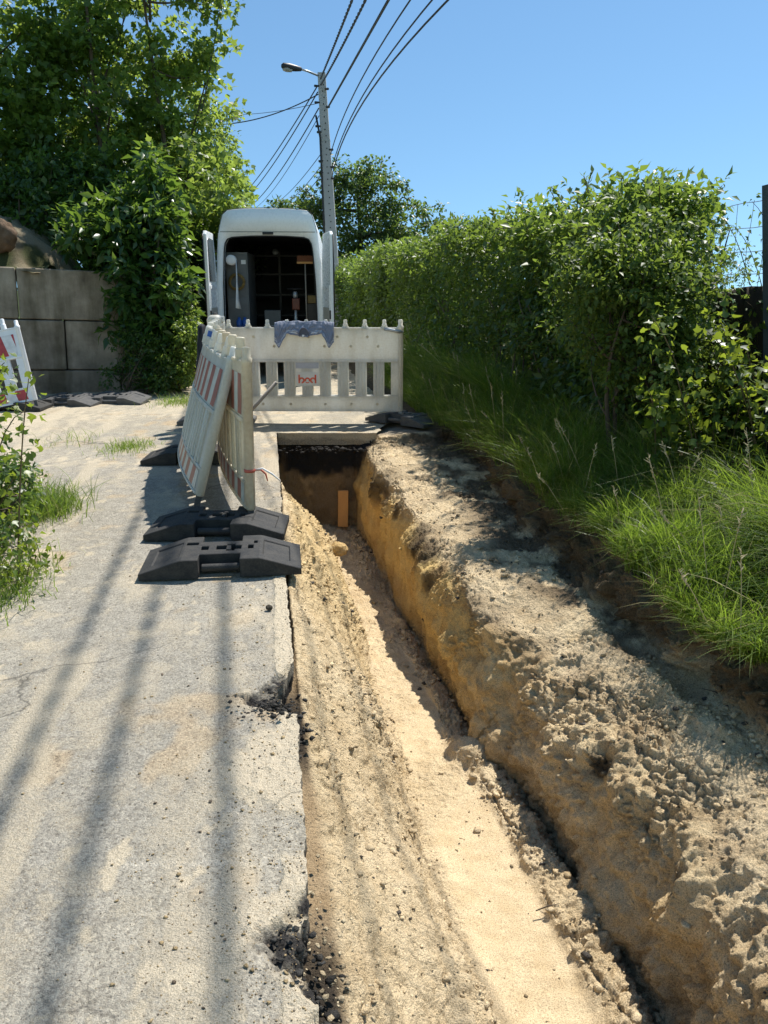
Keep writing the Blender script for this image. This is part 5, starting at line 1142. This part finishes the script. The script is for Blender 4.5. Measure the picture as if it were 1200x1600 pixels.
# hedge along the right side
def hedge_line(Y): return np.interp(Y, [5.6, 6.2, 8, 11, 14, 20, 27], [2.22, 2.10, 1.52, .96, .36, -.75, -2.05])
HT = ([6, 8, 11, 14, 20, 27], [2.16, 2.30, 2.28, 2.22, 2.12, 2.05])
def hedge():
    g = np.random.default_rng(120); root = thing('hedge', 'long overgrown hedge along the right verge from the van to the fence', 'hedge', (1.5, 12, 0)); base = np.array([1.5, 12, 0])
    n = 3000; Y = 6.4 + 19 * g.random(n) ** 1.35; top_ = np.interp(Y, *HT) - .06 + .26 * fbm(Y * 1.3, Y * 0, None, 4, 121)
    face = g.random(n); front = hedge_line(Y); X_ = np.where(face < .45, front + g.uniform(-.10, .18, n), front + g.uniform(0, 1.2, n))
    Z_ = np.where(face < .45, .15 + (top_ - .15) * g.random(n) ** .85, top_ - np.abs(g.normal(0, .16, n)))
    inner = face > .68; Z_[inner] = g.uniform(.2, 1.9, inner.sum())
    bulge = .30 * fbm(Y * 1.1, Z_ * 1.4, None, 4, 122); X_ = X_ - bulge + .10 * (Z_ - 1) ** 2 * 0
    X_ = np.where(Y < 8.2, np.minimum(X_, front + .30 + .3 * (Y - 6.4)), X_); cen = np.stack([X_, Y, Z_], -1) - base
    ct = np.clip(.42 + .45 * fbm(X_ * .9, Y * .9, Z_ * .9, 3, 123) + .16 * g.normal(0, 1, n) + .38 * sstep(1.55, 2.1, Z_), 0, 1)  # tint rises near the top, painting sunlight onto the hedge's crown
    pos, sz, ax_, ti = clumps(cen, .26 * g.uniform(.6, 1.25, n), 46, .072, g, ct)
    far_ = pos[:, 1] + 12 > 15; sz = np.where(far_, sz * 1.25, sz) * g.uniform(.6, 1.35, len(sz))
    # long shoots reaching above and out of the hedge
    ns = 260; Ys = 6.4 + 16 * g.random(ns) ** 1.3; Xs = hedge_line(Ys) + g.uniform(-.1, .35, ns); zt = np.interp(Ys, *HT) - .03
    mb = MB(); P2, S2, A2, T2 = [pos], [sz], [ax_], [ti]
    for i in range(ns):
        b_ = np.array([Xs[i], Ys[i], zt[i] - .25]) - base; L_ = g.uniform(.25, .62); d_ = np.array([g.normal(0, .3), g.normal(0, .3), 1.0]) if g.random() < .7 else np.array([-1.0, g.normal(0, .5), .35])
        d_ /= np.linalg.norm(d_); t_ = np.linspace(0, 1, 14)[:, None]; line = b_ + d_ * L_ * t_ + np.array([0, 0, -.12]) * t_ ** 2
        if i % 2 == 0: mb.tube([tuple(q_) for q_ in line[::4]] + [tuple(line[-1])], .004, 4)
        P2.append(np.repeat(line, 2, 0)); S2.append(np.full(28, .07) * g.uniform(.6, 1.3, 28)); A2.append(g.normal(0, 1, (28, 3)) + d_ * .8); T2.append(np.clip(g.normal(.75, .2, 28), 0, 1))
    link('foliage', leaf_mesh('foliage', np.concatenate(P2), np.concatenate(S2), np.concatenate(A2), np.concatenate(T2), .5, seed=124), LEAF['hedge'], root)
    for i in range(40):                                             # stems showing through the shaded foot
        Yb = g.uniform(6.6, 13); xb = hedge_line(Yb) + g.uniform(.0, .35); b_ = np.array([xb, Yb, .1]) - base
        mb.tube([tuple(b_), tuple(b_ + np.array([g.normal(-.05, .1), g.normal(0, .12), .55])), tuple(b_ + np.array([g.normal(-.12, .15), g.normal(0, .25), 1.3]))], [.014, .010, .005], 5)
    mb.build('stems', M['bark'], root, True)
    return root
hedge()
tree('hawthorn_bush', 'upright sunlit hawthorn bush at the near end of the hedge beside the wire fence', 'bush', (1.93, 5.85, .25), 1.7,
     [(-.05, 0, 1.10, .54, .5, .62), (-.22, 0, 1.52, .34, .35, .33), (.12, .1, 1.25, .36, .35, .42), (.1, -.05, .75, .5, .42, .45), (-.42, .1, 1.15, .34, .36, .5)], 360, .13, 42, .048, 'hawthorn', 130, .03, False, None, 4, .3)
def sprigs(name, label, cat, stems, leaf, mat, seed, lobed=False, dens=16, rad=.006, spread=.06):
    """plant of arching stems, each with leaves along it: stems = list of point lists"""
    g = np.random.default_rng(seed); base = Vector(stems[0][0]); root = thing(name, label, cat, base); mb = MB(); P_, A_, S_, T_ = [], [], [], []
    for st in stems:
        pt = np.array([tuple(Vector(q_) - base) for q_ in st]); d = np.linspace(0, 1, len(pt)); n_ = max(6, int(dens * np.linalg.norm(np.diff(pt, axis=0), axis=1).sum())); tt = np.linspace(.12, 1, n_)
        sm_ = np.stack([np.interp(tt, d, pt[:, k_]) for k_ in range(3)], -1)
        mb.tube([tuple(q_) for q_ in pt], [rad * (1 - .6 * k_) for k_ in d], 5)
        for q_ in sm_:
            k_ = 3; P_.append(q_ + g.normal(0, spread, (k_, 3))); A_.append(g.normal(0, 1, (k_, 3)) + np.array([0, -.4, -.1])); S_.append(leaf * g.uniform(.5, 1.3, k_)); T_.append(np.clip(g.normal(.6, .25, k_), 0, 1))
    mb.build('stems', M['stem'], root, True)
    P_, A_, S_, T_ = map(np.concatenate, (P_, A_, S_, T_))
    me = lobed_mesh('leaves', P_, S_, A_, T_, seed) if lobed else leaf_mesh('leaves', P_, S_, A_, T_, .6, seed=seed)
    link('leaves', me, LEAF[mat], root); return root
def arch(a_, b_, h, n=7, g=None):
    a_, b_ = Vector(a_), Vector(b_); return [a_.lerp(b_, t_) + Vector((0, 0, h * 4 * t_ * (1 - t_))) for t_ in np.linspace(0, 1, n)]
g = np.random.default_rng(140); st = []
for i in range(46):
    q_ = at(g.uniform(1010, 1215), g.uniform(470, 690), g.uniform(4.8, 6.2)); st.append(arch((q_.x + g.uniform(.1, .6), q_.y + g.uniform(.2, .6), .2), q_, g.uniform(.0, .25)))
sprigs('bramble', 'sunlit bramble arching in front of the dark fence screen on the right', 'bramble', st, .062, 'bramble', 141, True, 20)
st = []
for (x_, y_) in ((1120, 330), (1145, 352), (1175, 315), (1185, 395), (1150, 415), (1110, 425), (1165, 470), (1100, 400)):
    q_ = at(x_, y_, 6.0); st.append(arch((q_.x + .45, 6.35, q_.z - .5), q_, .08))
sprigs('climbing_bramble', 'thin climbing bramble twigs caught in the wire mesh against the sky', 'bramble', st, .05, 'hawthorn', 142, False, 14, .004, .03)
g = np.random.default_rng(143); st = []
for i in range(13):
    q_ = at(g.uniform(-60, 62) * (1 if g.random() < .85 else 1.3), g.uniform(500, 720), g.uniform(3.9, 4.8)); st.append(arch((q_.x - g.uniform(.2, .5), q_.y + g.uniform(-.2, .3), .02), q_, g.uniform(.05, .3)))
sprigs('bramble', 'near bramble with pale yellow green leaves at the left edge of the road', 'bramble', st, .048, 'bramble', 144, True, 17)
g = np.random.default_rng(145); st = []
for i in range(110):
    q_ = ground(g.uniform(-90, 75), g.uniform(760, 945), 0) + Vector((0, 0, g.uniform(.03, .28))); q_.x -= .05 * g.random(); st.append(arch((q_.x - g.uniform(.05, .25), q_.y + g.uniform(-.1, .2), .0), q_, g.uniform(.0, .08)))
sprigs('ground_ivy', 'low creeping ivy spilling onto the left edge of the asphalt', 'ivy', st, .04, 'bramble', 146, False, 40, .003, .05)

tree('bush', 'low dark leafy bush at the left frame edge below the pale bramble', 'bush', (-2.42, 4.55, 0), .5,
     [(0, 0, .22, .34, .45, .30), (.12, -.35, .15, .25, .35, .2), (-.1, .3, .4, .3, .3, .3)], 90, .11, 36, .05, 'dark', 147, .012, False, None, 4, .2)
# ------------------------------------------------------------------ grass
def blades(name, base, height, lean, tint, width, seed):
    """curved blades of four levels; lean = horizontal vector reached at the tip"""
    g = np.random.default_rng(seed); n = len(base); a_ = g.uniform(0, 2 * np.pi, n); sd = np.stack([np.cos(a_), np.sin(a_), 0 * a_], -1)
    V = []
    for lv, wd in ((0, 1.0), (.4, .85), (.75, .55)):
        c_ = base + lean * lv ** 1.9 + np.stack([0 * a_, 0 * a_, height * (lv - .30 * lv ** 2.6 * np.clip(np.linalg.norm(lean, axis=-1) / height, 0, 2.5))], -1)
        V += [c_ - sd * (width * wd)[:, None], c_ + sd * (width * wd)[:, None]]
    V.append(base + lean + np.stack([0 * a_, 0 * a_, height * (1 - .30 * np.clip(np.linalg.norm(lean, axis=-1) / height, 0, 2.5))], -1))
    V = np.stack(V, 1).reshape(-1, 3); k = (np.arange(n) * 7)[:, None]
    q = np.concatenate([k + np.array([[0, 1, 3, 2]]), k + np.array([[2, 3, 5, 4]])]); t_ = k + np.array([[4, 5, 6]])
    return np_mesh(name, V, q, t_, attrs={'tint': np.repeat(tint, 7)})
g = np.random.default_rng(150)
gm = (TQ > np.where(TYv < 7.6, 20.6, 20.4)) & (TQ < 23.3) & (TYv > 2.2) & (TYv < 13.5)
wt = gm * area_w * (np.clip(4.5 / np.maximum(TYv, 1), .25, 1.6)) * (.35 + 1.0 * (fbm(TP[:, 0] * 2.4, TP[:, 1] * 2.4, None, 3, 151) > -.12))
wt *= np.where(TQ < 21.3, 1.2, 1.0) * np.where(TQ > 22.2, .8, 1.0); wt /= wt.sum()
pk = g.choice(len(TP), 52000, p=wt); base = TP[pk] + g.normal(0, .012, (len(pk), 3)) * np.array([1, 1, 0])
tuft = fbm(base[:, 0] * 3.2, base[:, 1] * 3.2, None, 3, 152)
h = np.clip(.27 + .26 * tuft + g.normal(0, .10, len(pk)), .06, .72) * np.where(TYv[pk] < 5.5, np.interp(TQ[pk], [20.6, 21.2, 22.2, 22.8], [.55, .68, .95, 1.15]), np.where(TQ[pk] < 21.2, .85, 1.1))
flow = np.stack([-.36 + .9 * fbm(base[:, 0] * 2.2, base[:, 1] * 1.5, None, 2, 153), -.22 + .9 * fbm(base[:, 0] * 2.2, base[:, 1] * 1.5, None, 2, 154), 0 * h], -1)
ln = (flow + g.normal(0, .58, (len(pk), 3)) * np.array([1, 1, 0])) * h[:, None] * np.where(TQ[pk] < 21.4, .9, 1.0)[:, None]
ti = np.clip(.45 + .3 * tuft + .2 * g.normal(0, 1, len(pk)), 0, .93); ti[g.random(len(pk)) < .13] = 1.0
o = link('grass', blades('grass', base - np.array([0, 0, .01]), h, ln, ti, .0016 + .0030 * g.random(len(pk)) ** 2, 155), LEAF['grass']); tag(o, kind='stuff')
# taller seeding stalks
def stalks():
    g = np.random.default_rng(156); mb = MB()
    for i in range(55):
        k_ = pk[g.integers(len(pk))]; b_ = Vector(TP[k_]); L_ = g.uniform(.35, .65); d_ = Vector((g.normal(-.3, .25), g.normal(-.2, .25), 1)).normalized()
        e_ = b_ + d_ * L_; mb.tube([b_, b_.lerp(e_, .6) + Vector((0, 0, .02)), e_], [.0022, .0018, .0012], 4)
        for j in range(9):
            c_ = b_.lerp(e_, .78 + .022 * j * 1.0); mb.tube([c_, c_ + Vector((g.normal(0, .012), g.normal(0, .012), .016))], [.0035, .0012], 4)
    o = mb.build('seed_stalks', dirty('dry_grass', (.42, .36, .22), (.3, .27, .14), .6, .8)); tag(o, kind='stuff')
stalks()
def weeds():
    g = np.random.default_rng(190)
    for i, (px_, py_, Yw) in enumerate(((815, 690, 7.4), (840, 668, 7.2), (935, 640, 6.2), (905, 720, 5.9), (1010, 690, 5.4), (960, 800, 5.0), (1120, 760, 4.5), (1170, 900, 3.9), (1090, 880, 4.1), (880, 640, 6.6), (760, 640, 8.0), (1180, 1010, 3.5))):
        q_ = at(px_, py_, Yw); st = []
        for k_ in range(4):
            e_ = q_ + Vector((g.normal(-.03, .07), g.normal(0, .07), g.uniform(.0, .10))); st.append(arch((q_.x + .03, q_.y + .03, q_.z - .28), e_, .02))
        o = sprigs('weed', 'leafy weed standing in the grass of the bank', 'weed', st, .035, 'bramble', 191 + i, i % 3 == 0, 26, .003, .025); o['group'] = 'weeds on the grass bank'
weeds()
for k_, (px_, py_, Yt, L_, a_) in enumerate(((830, 1374, 2.62, .10, .2), (1010, 1170, 2.95, .09, .9), (760, 1010, 4.2, .07, 1.4), (1120, 1085, 3.2, .11, 2.6))):
    q_ = at(px_, py_, Yt); kr = int(np.argmin((TP[:, 0] - q_.x) ** 2 + (TP[:, 1] - q_.y) ** 2 + (TP[:, 2] - q_.z) ** 2)); q_ = Vector(TP[kr]) + Vector(TNrm[kr]) * .006; d_ = Vector((math.cos(a_), math.sin(a_), .12)) * L_
    mb = MB(); mb.tube([q_ - d_ * .5, q_ + Vector((0, 0, .008)), q_ + d_ * .5 + Vector((0, 0, .004))], [.0025, .003, .0012], 5); mb.tube([q_, q_ + Vector((-d_.y, d_.x, .02)) * .5], [.0018, .0008], 4)
    o = mb.build('root', M['bark'], None, True); tag(o, ['thin root poking out of the steep right trench side', 'short root on the right rim of the trench', 'small root low in the yellow trench side', 'dry twig on the shelf below the grass bank'][k_], 'root')
def tuft_(cx, cy, r, n, hh, label, seed, ztop=0.0):
    g = np.random.default_rng(seed); b = np.stack([g.normal(cx, r[0], n), g.normal(cy, r[1], n), np.full(n, ztop - .005)], -1); h_ = np.clip(g.normal(hh, hh * .35, n), .02, None)
    ti_ = np.clip(g.normal(.6, .25, n), 0, .95); ti_[g.random(n) < .12] = 1
    ln_ = (g.normal(0, .6, (n, 3)) * np.array([1, 1, 0])) * h_[:, None]
    o = link('grass_tuft', blades('grass_tuft', b, h_, ln_, ti_, .0016 + .002 * g.random(n), seed + 1), LEAF['grass']); return tag(o, label, 'grass tuft')
p = ground(200, 700); tuft_(p.x, p.y, (.12, .17), 600, .065, 'low grass tuft growing in the road beside the propped barriers', 160)
p = ground(70, 800); tuft_(p.x - .03, p.y, (.12, .18), 1500, .16, 'dense bright grass tuft at the left road edge above the ivy', 162)
p = ground(25, 930); tuft_(p.x - .12, p.y, (.12, .25), 900, .09, 'short grass tuft at the left road edge among the ivy', 164)
p = ground(110, 690); tuft_(p.x, p.y, (.15, .25), 70, .13, 'sparse dry grass stalks on the gravel before the block wall', 166)
p = ground(280, 630); tuft_(p.x, p.y, (.18, .2), 500, .10, 'green grass tuft at the foot of the small sunlit bush', 168)

# ------------------------------------------------------------------ concrete block wall, earth mound, clay pipe, fence
wall = thing('block_wall', 'low retaining wall of large weathered concrete blocks at the left', 'wall', (-4.7, 11.9, 0))
A0, A1 = Vector((-7.6, 10.75, 0)), Vector((-3.3, 12.6, 0)); dw = (A1 - A0).normalized(); wy = math.atan2(dw.y, dw.x)
wall.location = A0; wall.rotation_euler = (0, R(2.2), wy)
rr = random.Random(3)
def block(x0, x1, z0, z1):
    mb = MB(); d_ = rr.uniform(-.012, .012); mb.box(x0 + .006, x1 - .006, d_, .6 + d_, z0 + .006, z1 - .006); mb.build('block', M['block'], wall, bevel=.022, seg=2)
L_ = 4.7
for z0, z1, cuts in ((1.18, 1.90, [-.6, .95, 2.54, 4.14, 5.0]), (.46, 1.18, [-.6, 0, 1.55, 3.14, 4.75]), (-.30, .46, [-.6, .6, 2.2, 3.9, 4.8])):
    for a_, b_ in zip(cuts, cuts[1:]): block(a_, b_, z0, z1)

def mound():
    n = 60; V = []; 
    for i in range(n):
        for j in range(n):
            u, v = i / (n - 1) * 2 - 1, j / (n - 1) * 2 - 1; r = math.hypot(u, v); V.append((u * 2.0, v * 1.5, max(0, 1 - r * r) ** .8 * 1.05 - .1))
    V = np.array(V); V[:, 2] += .10 * fbm(V[:, 0] * 2, V[:, 1] * 2, None, 4, 171); V[:, 2] += .05 * fbm(V[:, 0] * 9, V[:, 1] * 9, None, 3, 172)
    id_ = np.arange(n * n).reshape(n, n); q = np.stack([id_[:-1, :-1], id_[1:, :-1], id_[1:, 1:], id_[:-1, 1:]], -1).reshape(-1, 4)
    c_ = np.zeros((n * n, 3)) + np.array([.30, .25, .17]); c_ = lerp(c_, np.array([.08, .09, .04]), sstep(-.1, .3, fbm(V[:, 0] * 3, V[:, 1] * 3, None, 3, 173)))  # dappled light painted as blotches into the mound's colour
    o = link('earth_mound', np_mesh('earth_mound', V, q, attrs={'rough': np.ones(n * n)}, colors={'col': c_}), M['soil'], smooth=True); o.location = (-6.9, 13.3, 1.85)
    o2 = MB(); o2.box(-9.5, -3.4, 12.2, 19.5, -.1, 1.78); 
    return tag(o, 'bare earth mound with dappled light on top of the block wall', 'earth mound')
mound()
# ground retained behind the wall
nb = 40; xx, yy = np.meshgrid(np.linspace(-12, -3.6, nb), np.linspace(12.4, 22, nb), indexing='ij'); yy = yy + np.clip((xx + 7.6) * .43, -2, 2) * (1 - (yy - 12.4) / 9.6) - .9 * (1 - (yy - 12.4) / 9.6)
zz = 1.75 * (1 - sstep(-4.7, -3.7, xx)) + .06 * fbm(xx * 2, yy * 2, None, 3, 174)
id_ = np.arange(nb * nb).reshape(nb, nb); q = np.stack([id_[:-1, :-1], id_[1:, :-1], id_[1:, 1:], id_[:-1, 1:]], -1).reshape(-1, 4)
o = link('terrain', np_mesh('terrace', np.stack([xx, yy, zz - .02], -1).reshape(-1, 3), q, attrs={'rough': np.ones(nb * nb)}, colors={'col': np.zeros((nb * nb, 3)) + np.array([.07, .06, .035])}), M['soil'], smooth=True); tag(o, kind='structure')
boulder('boulder', at(0, 368, 12.3), .25, (.17, .12, .085), 75, 'rounded brown boulder in the earth mound above the block wall', 'boulder', 1.0)
pp = at(772, 630, 8.55); mb = MB(); Mp = Matrix.Translation((pp.x, pp.y, pp.z)) @ Matrix.Rotation(R(35), 4, 'Z') @ Matrix.Rotation(R(88), 4, 'X')
mb.lathe([(.035, .02), (.045, .025), (.058, .02), (.06, 0), (.057, -.35)], 18, Mp); o = mb.build('log', M['terracotta'], None, True); tag(o, 'short reddish cut log lying in the grass of the bank', 'log')

fence = thing('garden_fence', 'wire mesh fence with dark screen and steel post behind the brambles', 'fence', (0, 0, 0))
fp = at(1197, 290, 6.1); zt = fp.z
pb_ = at(1199, 560, 5.85); mb = MB(); mb.tube([pb_ - (fp - pb_) * .5, fp], .030, 4); mb.build('post', M['post'], fence)
fd = Vector((-.20, 1, 0)).normalized(); fo = Vector((fp.x + .03, 6.15, 0)); mb = MB(); rr = np.random.default_rng(180)
n_ = 130; V = []
for i in range(n_ + 1):
    for z_ in np.linspace(.05, 1.50, 12):
        q_ = fo + fd * (-3.5 + i * .06); o_ = .018 * math.sin(i * 1.9) + .01 * rr.normal(); V.append((q_.x + o_, q_.y, z_ + (.02 * math.sin(i * .35) if z_ > 1.4 else 0)))
id_ = np.arange(len(V)).reshape(n_ + 1, 12); q = np.stack([id_[:-1, :-1], id_[1:, :-1], id_[1:, 1:], id_[:-1, 1:]], -1).reshape(-1, 4)
o = link('screen', np_mesh('screen', V, q), M['screen'], fence); sm_ = o.modifiers.new('solid', 'SOLIDIFY'); sm_.thickness = .012
mb = MB()
for zz_ in (2.13, 1.95, 1.78, 1.62):
    mb.tube([fo + fd * (k_ * .15 - 2.0) + Vector((0, 0, zz_ - (.16 * (k_ - 13.3) * .06 if k_ > 13 else 0) + .012 * math.sin(k_ * 1.3))) for k_ in range(34)], .0026, 4)
for k_ in range(30):
    q_ = fo + fd * (k_ * .17 - 1.9); dy = .0 if k_ < 12 else -.012 * (k_ - 12)
    mb.tube([q_ + Vector((0, .018 * math.sin(k_ * 3 + z_ * 9), z_ + dy)) for z_ in (1.5, 1.62, 1.7, 1.78, 1.87, 1.95, 2.04, 2.13)], .0022, 4)
mb.build('wire_mesh', M['metal'], fence)
for k_ in (1, 2): 
    q_ = fo + fd * 2.6 * k_; mb = MB(); mb.box(q_.x - .022, q_.x + .022, q_.y - .02, q_.y + .02, .1, zt - .05); mb.build('post', M['post'], fence)
mb = MB(); q_ = fo - fd * 2.6; mb.box(q_.x - .022, q_.x + .022, q_.y - .02, q_.y + .02, .1, zt - .02); mb.build('post', M['post'], fence)

# a dark post half hidden in the laurel
q_ = at(269, 318, 12.9); mb = MB(); mb.box(-.03, .03, -.03, .03, -q_.z, .16); mb.box(-.045, .045, -.045, .045, .16, .18); o = mb.build('steel_post', M['post'], bevel=.004); o.location = q_; tag(o, 'dark steel post half hidden in the leaves above the laurel', 'post')

# ------------------------------------------------------------------ camera, sun, sky
cam = bpy.data.cameras.new('camera'); co = bpy.data.objects.new('camera', cam); COL.objects.link(co)
cam.sensor_fit = 'VERTICAL'; cam.sensor_height = 24; cam.lens = 24 * F / 1600; cam.clip_start = .05; cam.clip_end = 2000
co.location = (0, 0, CAMH); co.rotation_euler = (R(90) - PITCH, 0, 0); scene.camera = co
sh = Vector((.38, .50, 1.0)).normalized()                      # towards the sun
el = math.asin(sh.z); az = math.atan2(sh.x, sh.y)
sun = bpy.data.lights.new('sun', 'SUN'); sun.energy = 4.2; sun.angle = R(.7); sun.color = (1.0, .955, .88)
so = bpy.data.objects.new('sun', sun); COL.objects.link(so); so.rotation_euler = (-sh).to_track_quat('-Z', 'Y').to_euler()
w_ = bpy.data.worlds.new('World'); scene.world = w_; w_.use_nodes = True; nt = w_.node_tree
bg = nt.nodes['Background']; sky = nt.nodes.new('ShaderNodeTexSky'); sky.sky_type = 'NISHITA'; sky.sun_disc = False; sky.sun_elevation = el; sky.sun_rotation = az
tilt = Matrix.Rotation(R(8.6), 3, 'X'); sw = tilt @ sh; sky.sun_elevation = math.asin(sw.z); sky.sun_rotation = math.atan2(sw.x, sw.y)
tc = nt.nodes.new('ShaderNodeTexCoord'); mp = nt.nodes.new('ShaderNodeMapping'); mp.inputs['Rotation'].default_value = (R(8.6), 0, 0)
nt.links.new(tc.outputs['Generated'], mp.inputs['Vector']); nt.links.new(mp.outputs[0], sky.inputs[0])
sky.air_density = 1.0; sky.dust_density = .1; sky.ozone_density = 1.8
tint = nt.nodes.new('ShaderNodeMix'); tint.data_type = 'RGBA'; tint.blend_type = 'MULTIPLY'; tint.inputs[0].default_value = 1.0; tint.inputs[7].default_value = (.80, 1.0, 1.02, 1)
nt.links.new(sky.outputs[0], tint.inputs[6]); nt.links.new(tint.outputs[2], bg.inputs[0]); bg.inputs[1].default_value = .091
scene.view_settings.view_transform = 'Standard'; scene.view_settings.look = 'None'; scene.view_settings.exposure = 0.82; scene.view_settings.gamma = 1.0
scene.cycles.use_denoising = True; scene.cycles.max_bounces = 8; scene.cycles.transmission_bounces = 6; scene.cycles.diffuse_bounces = 5
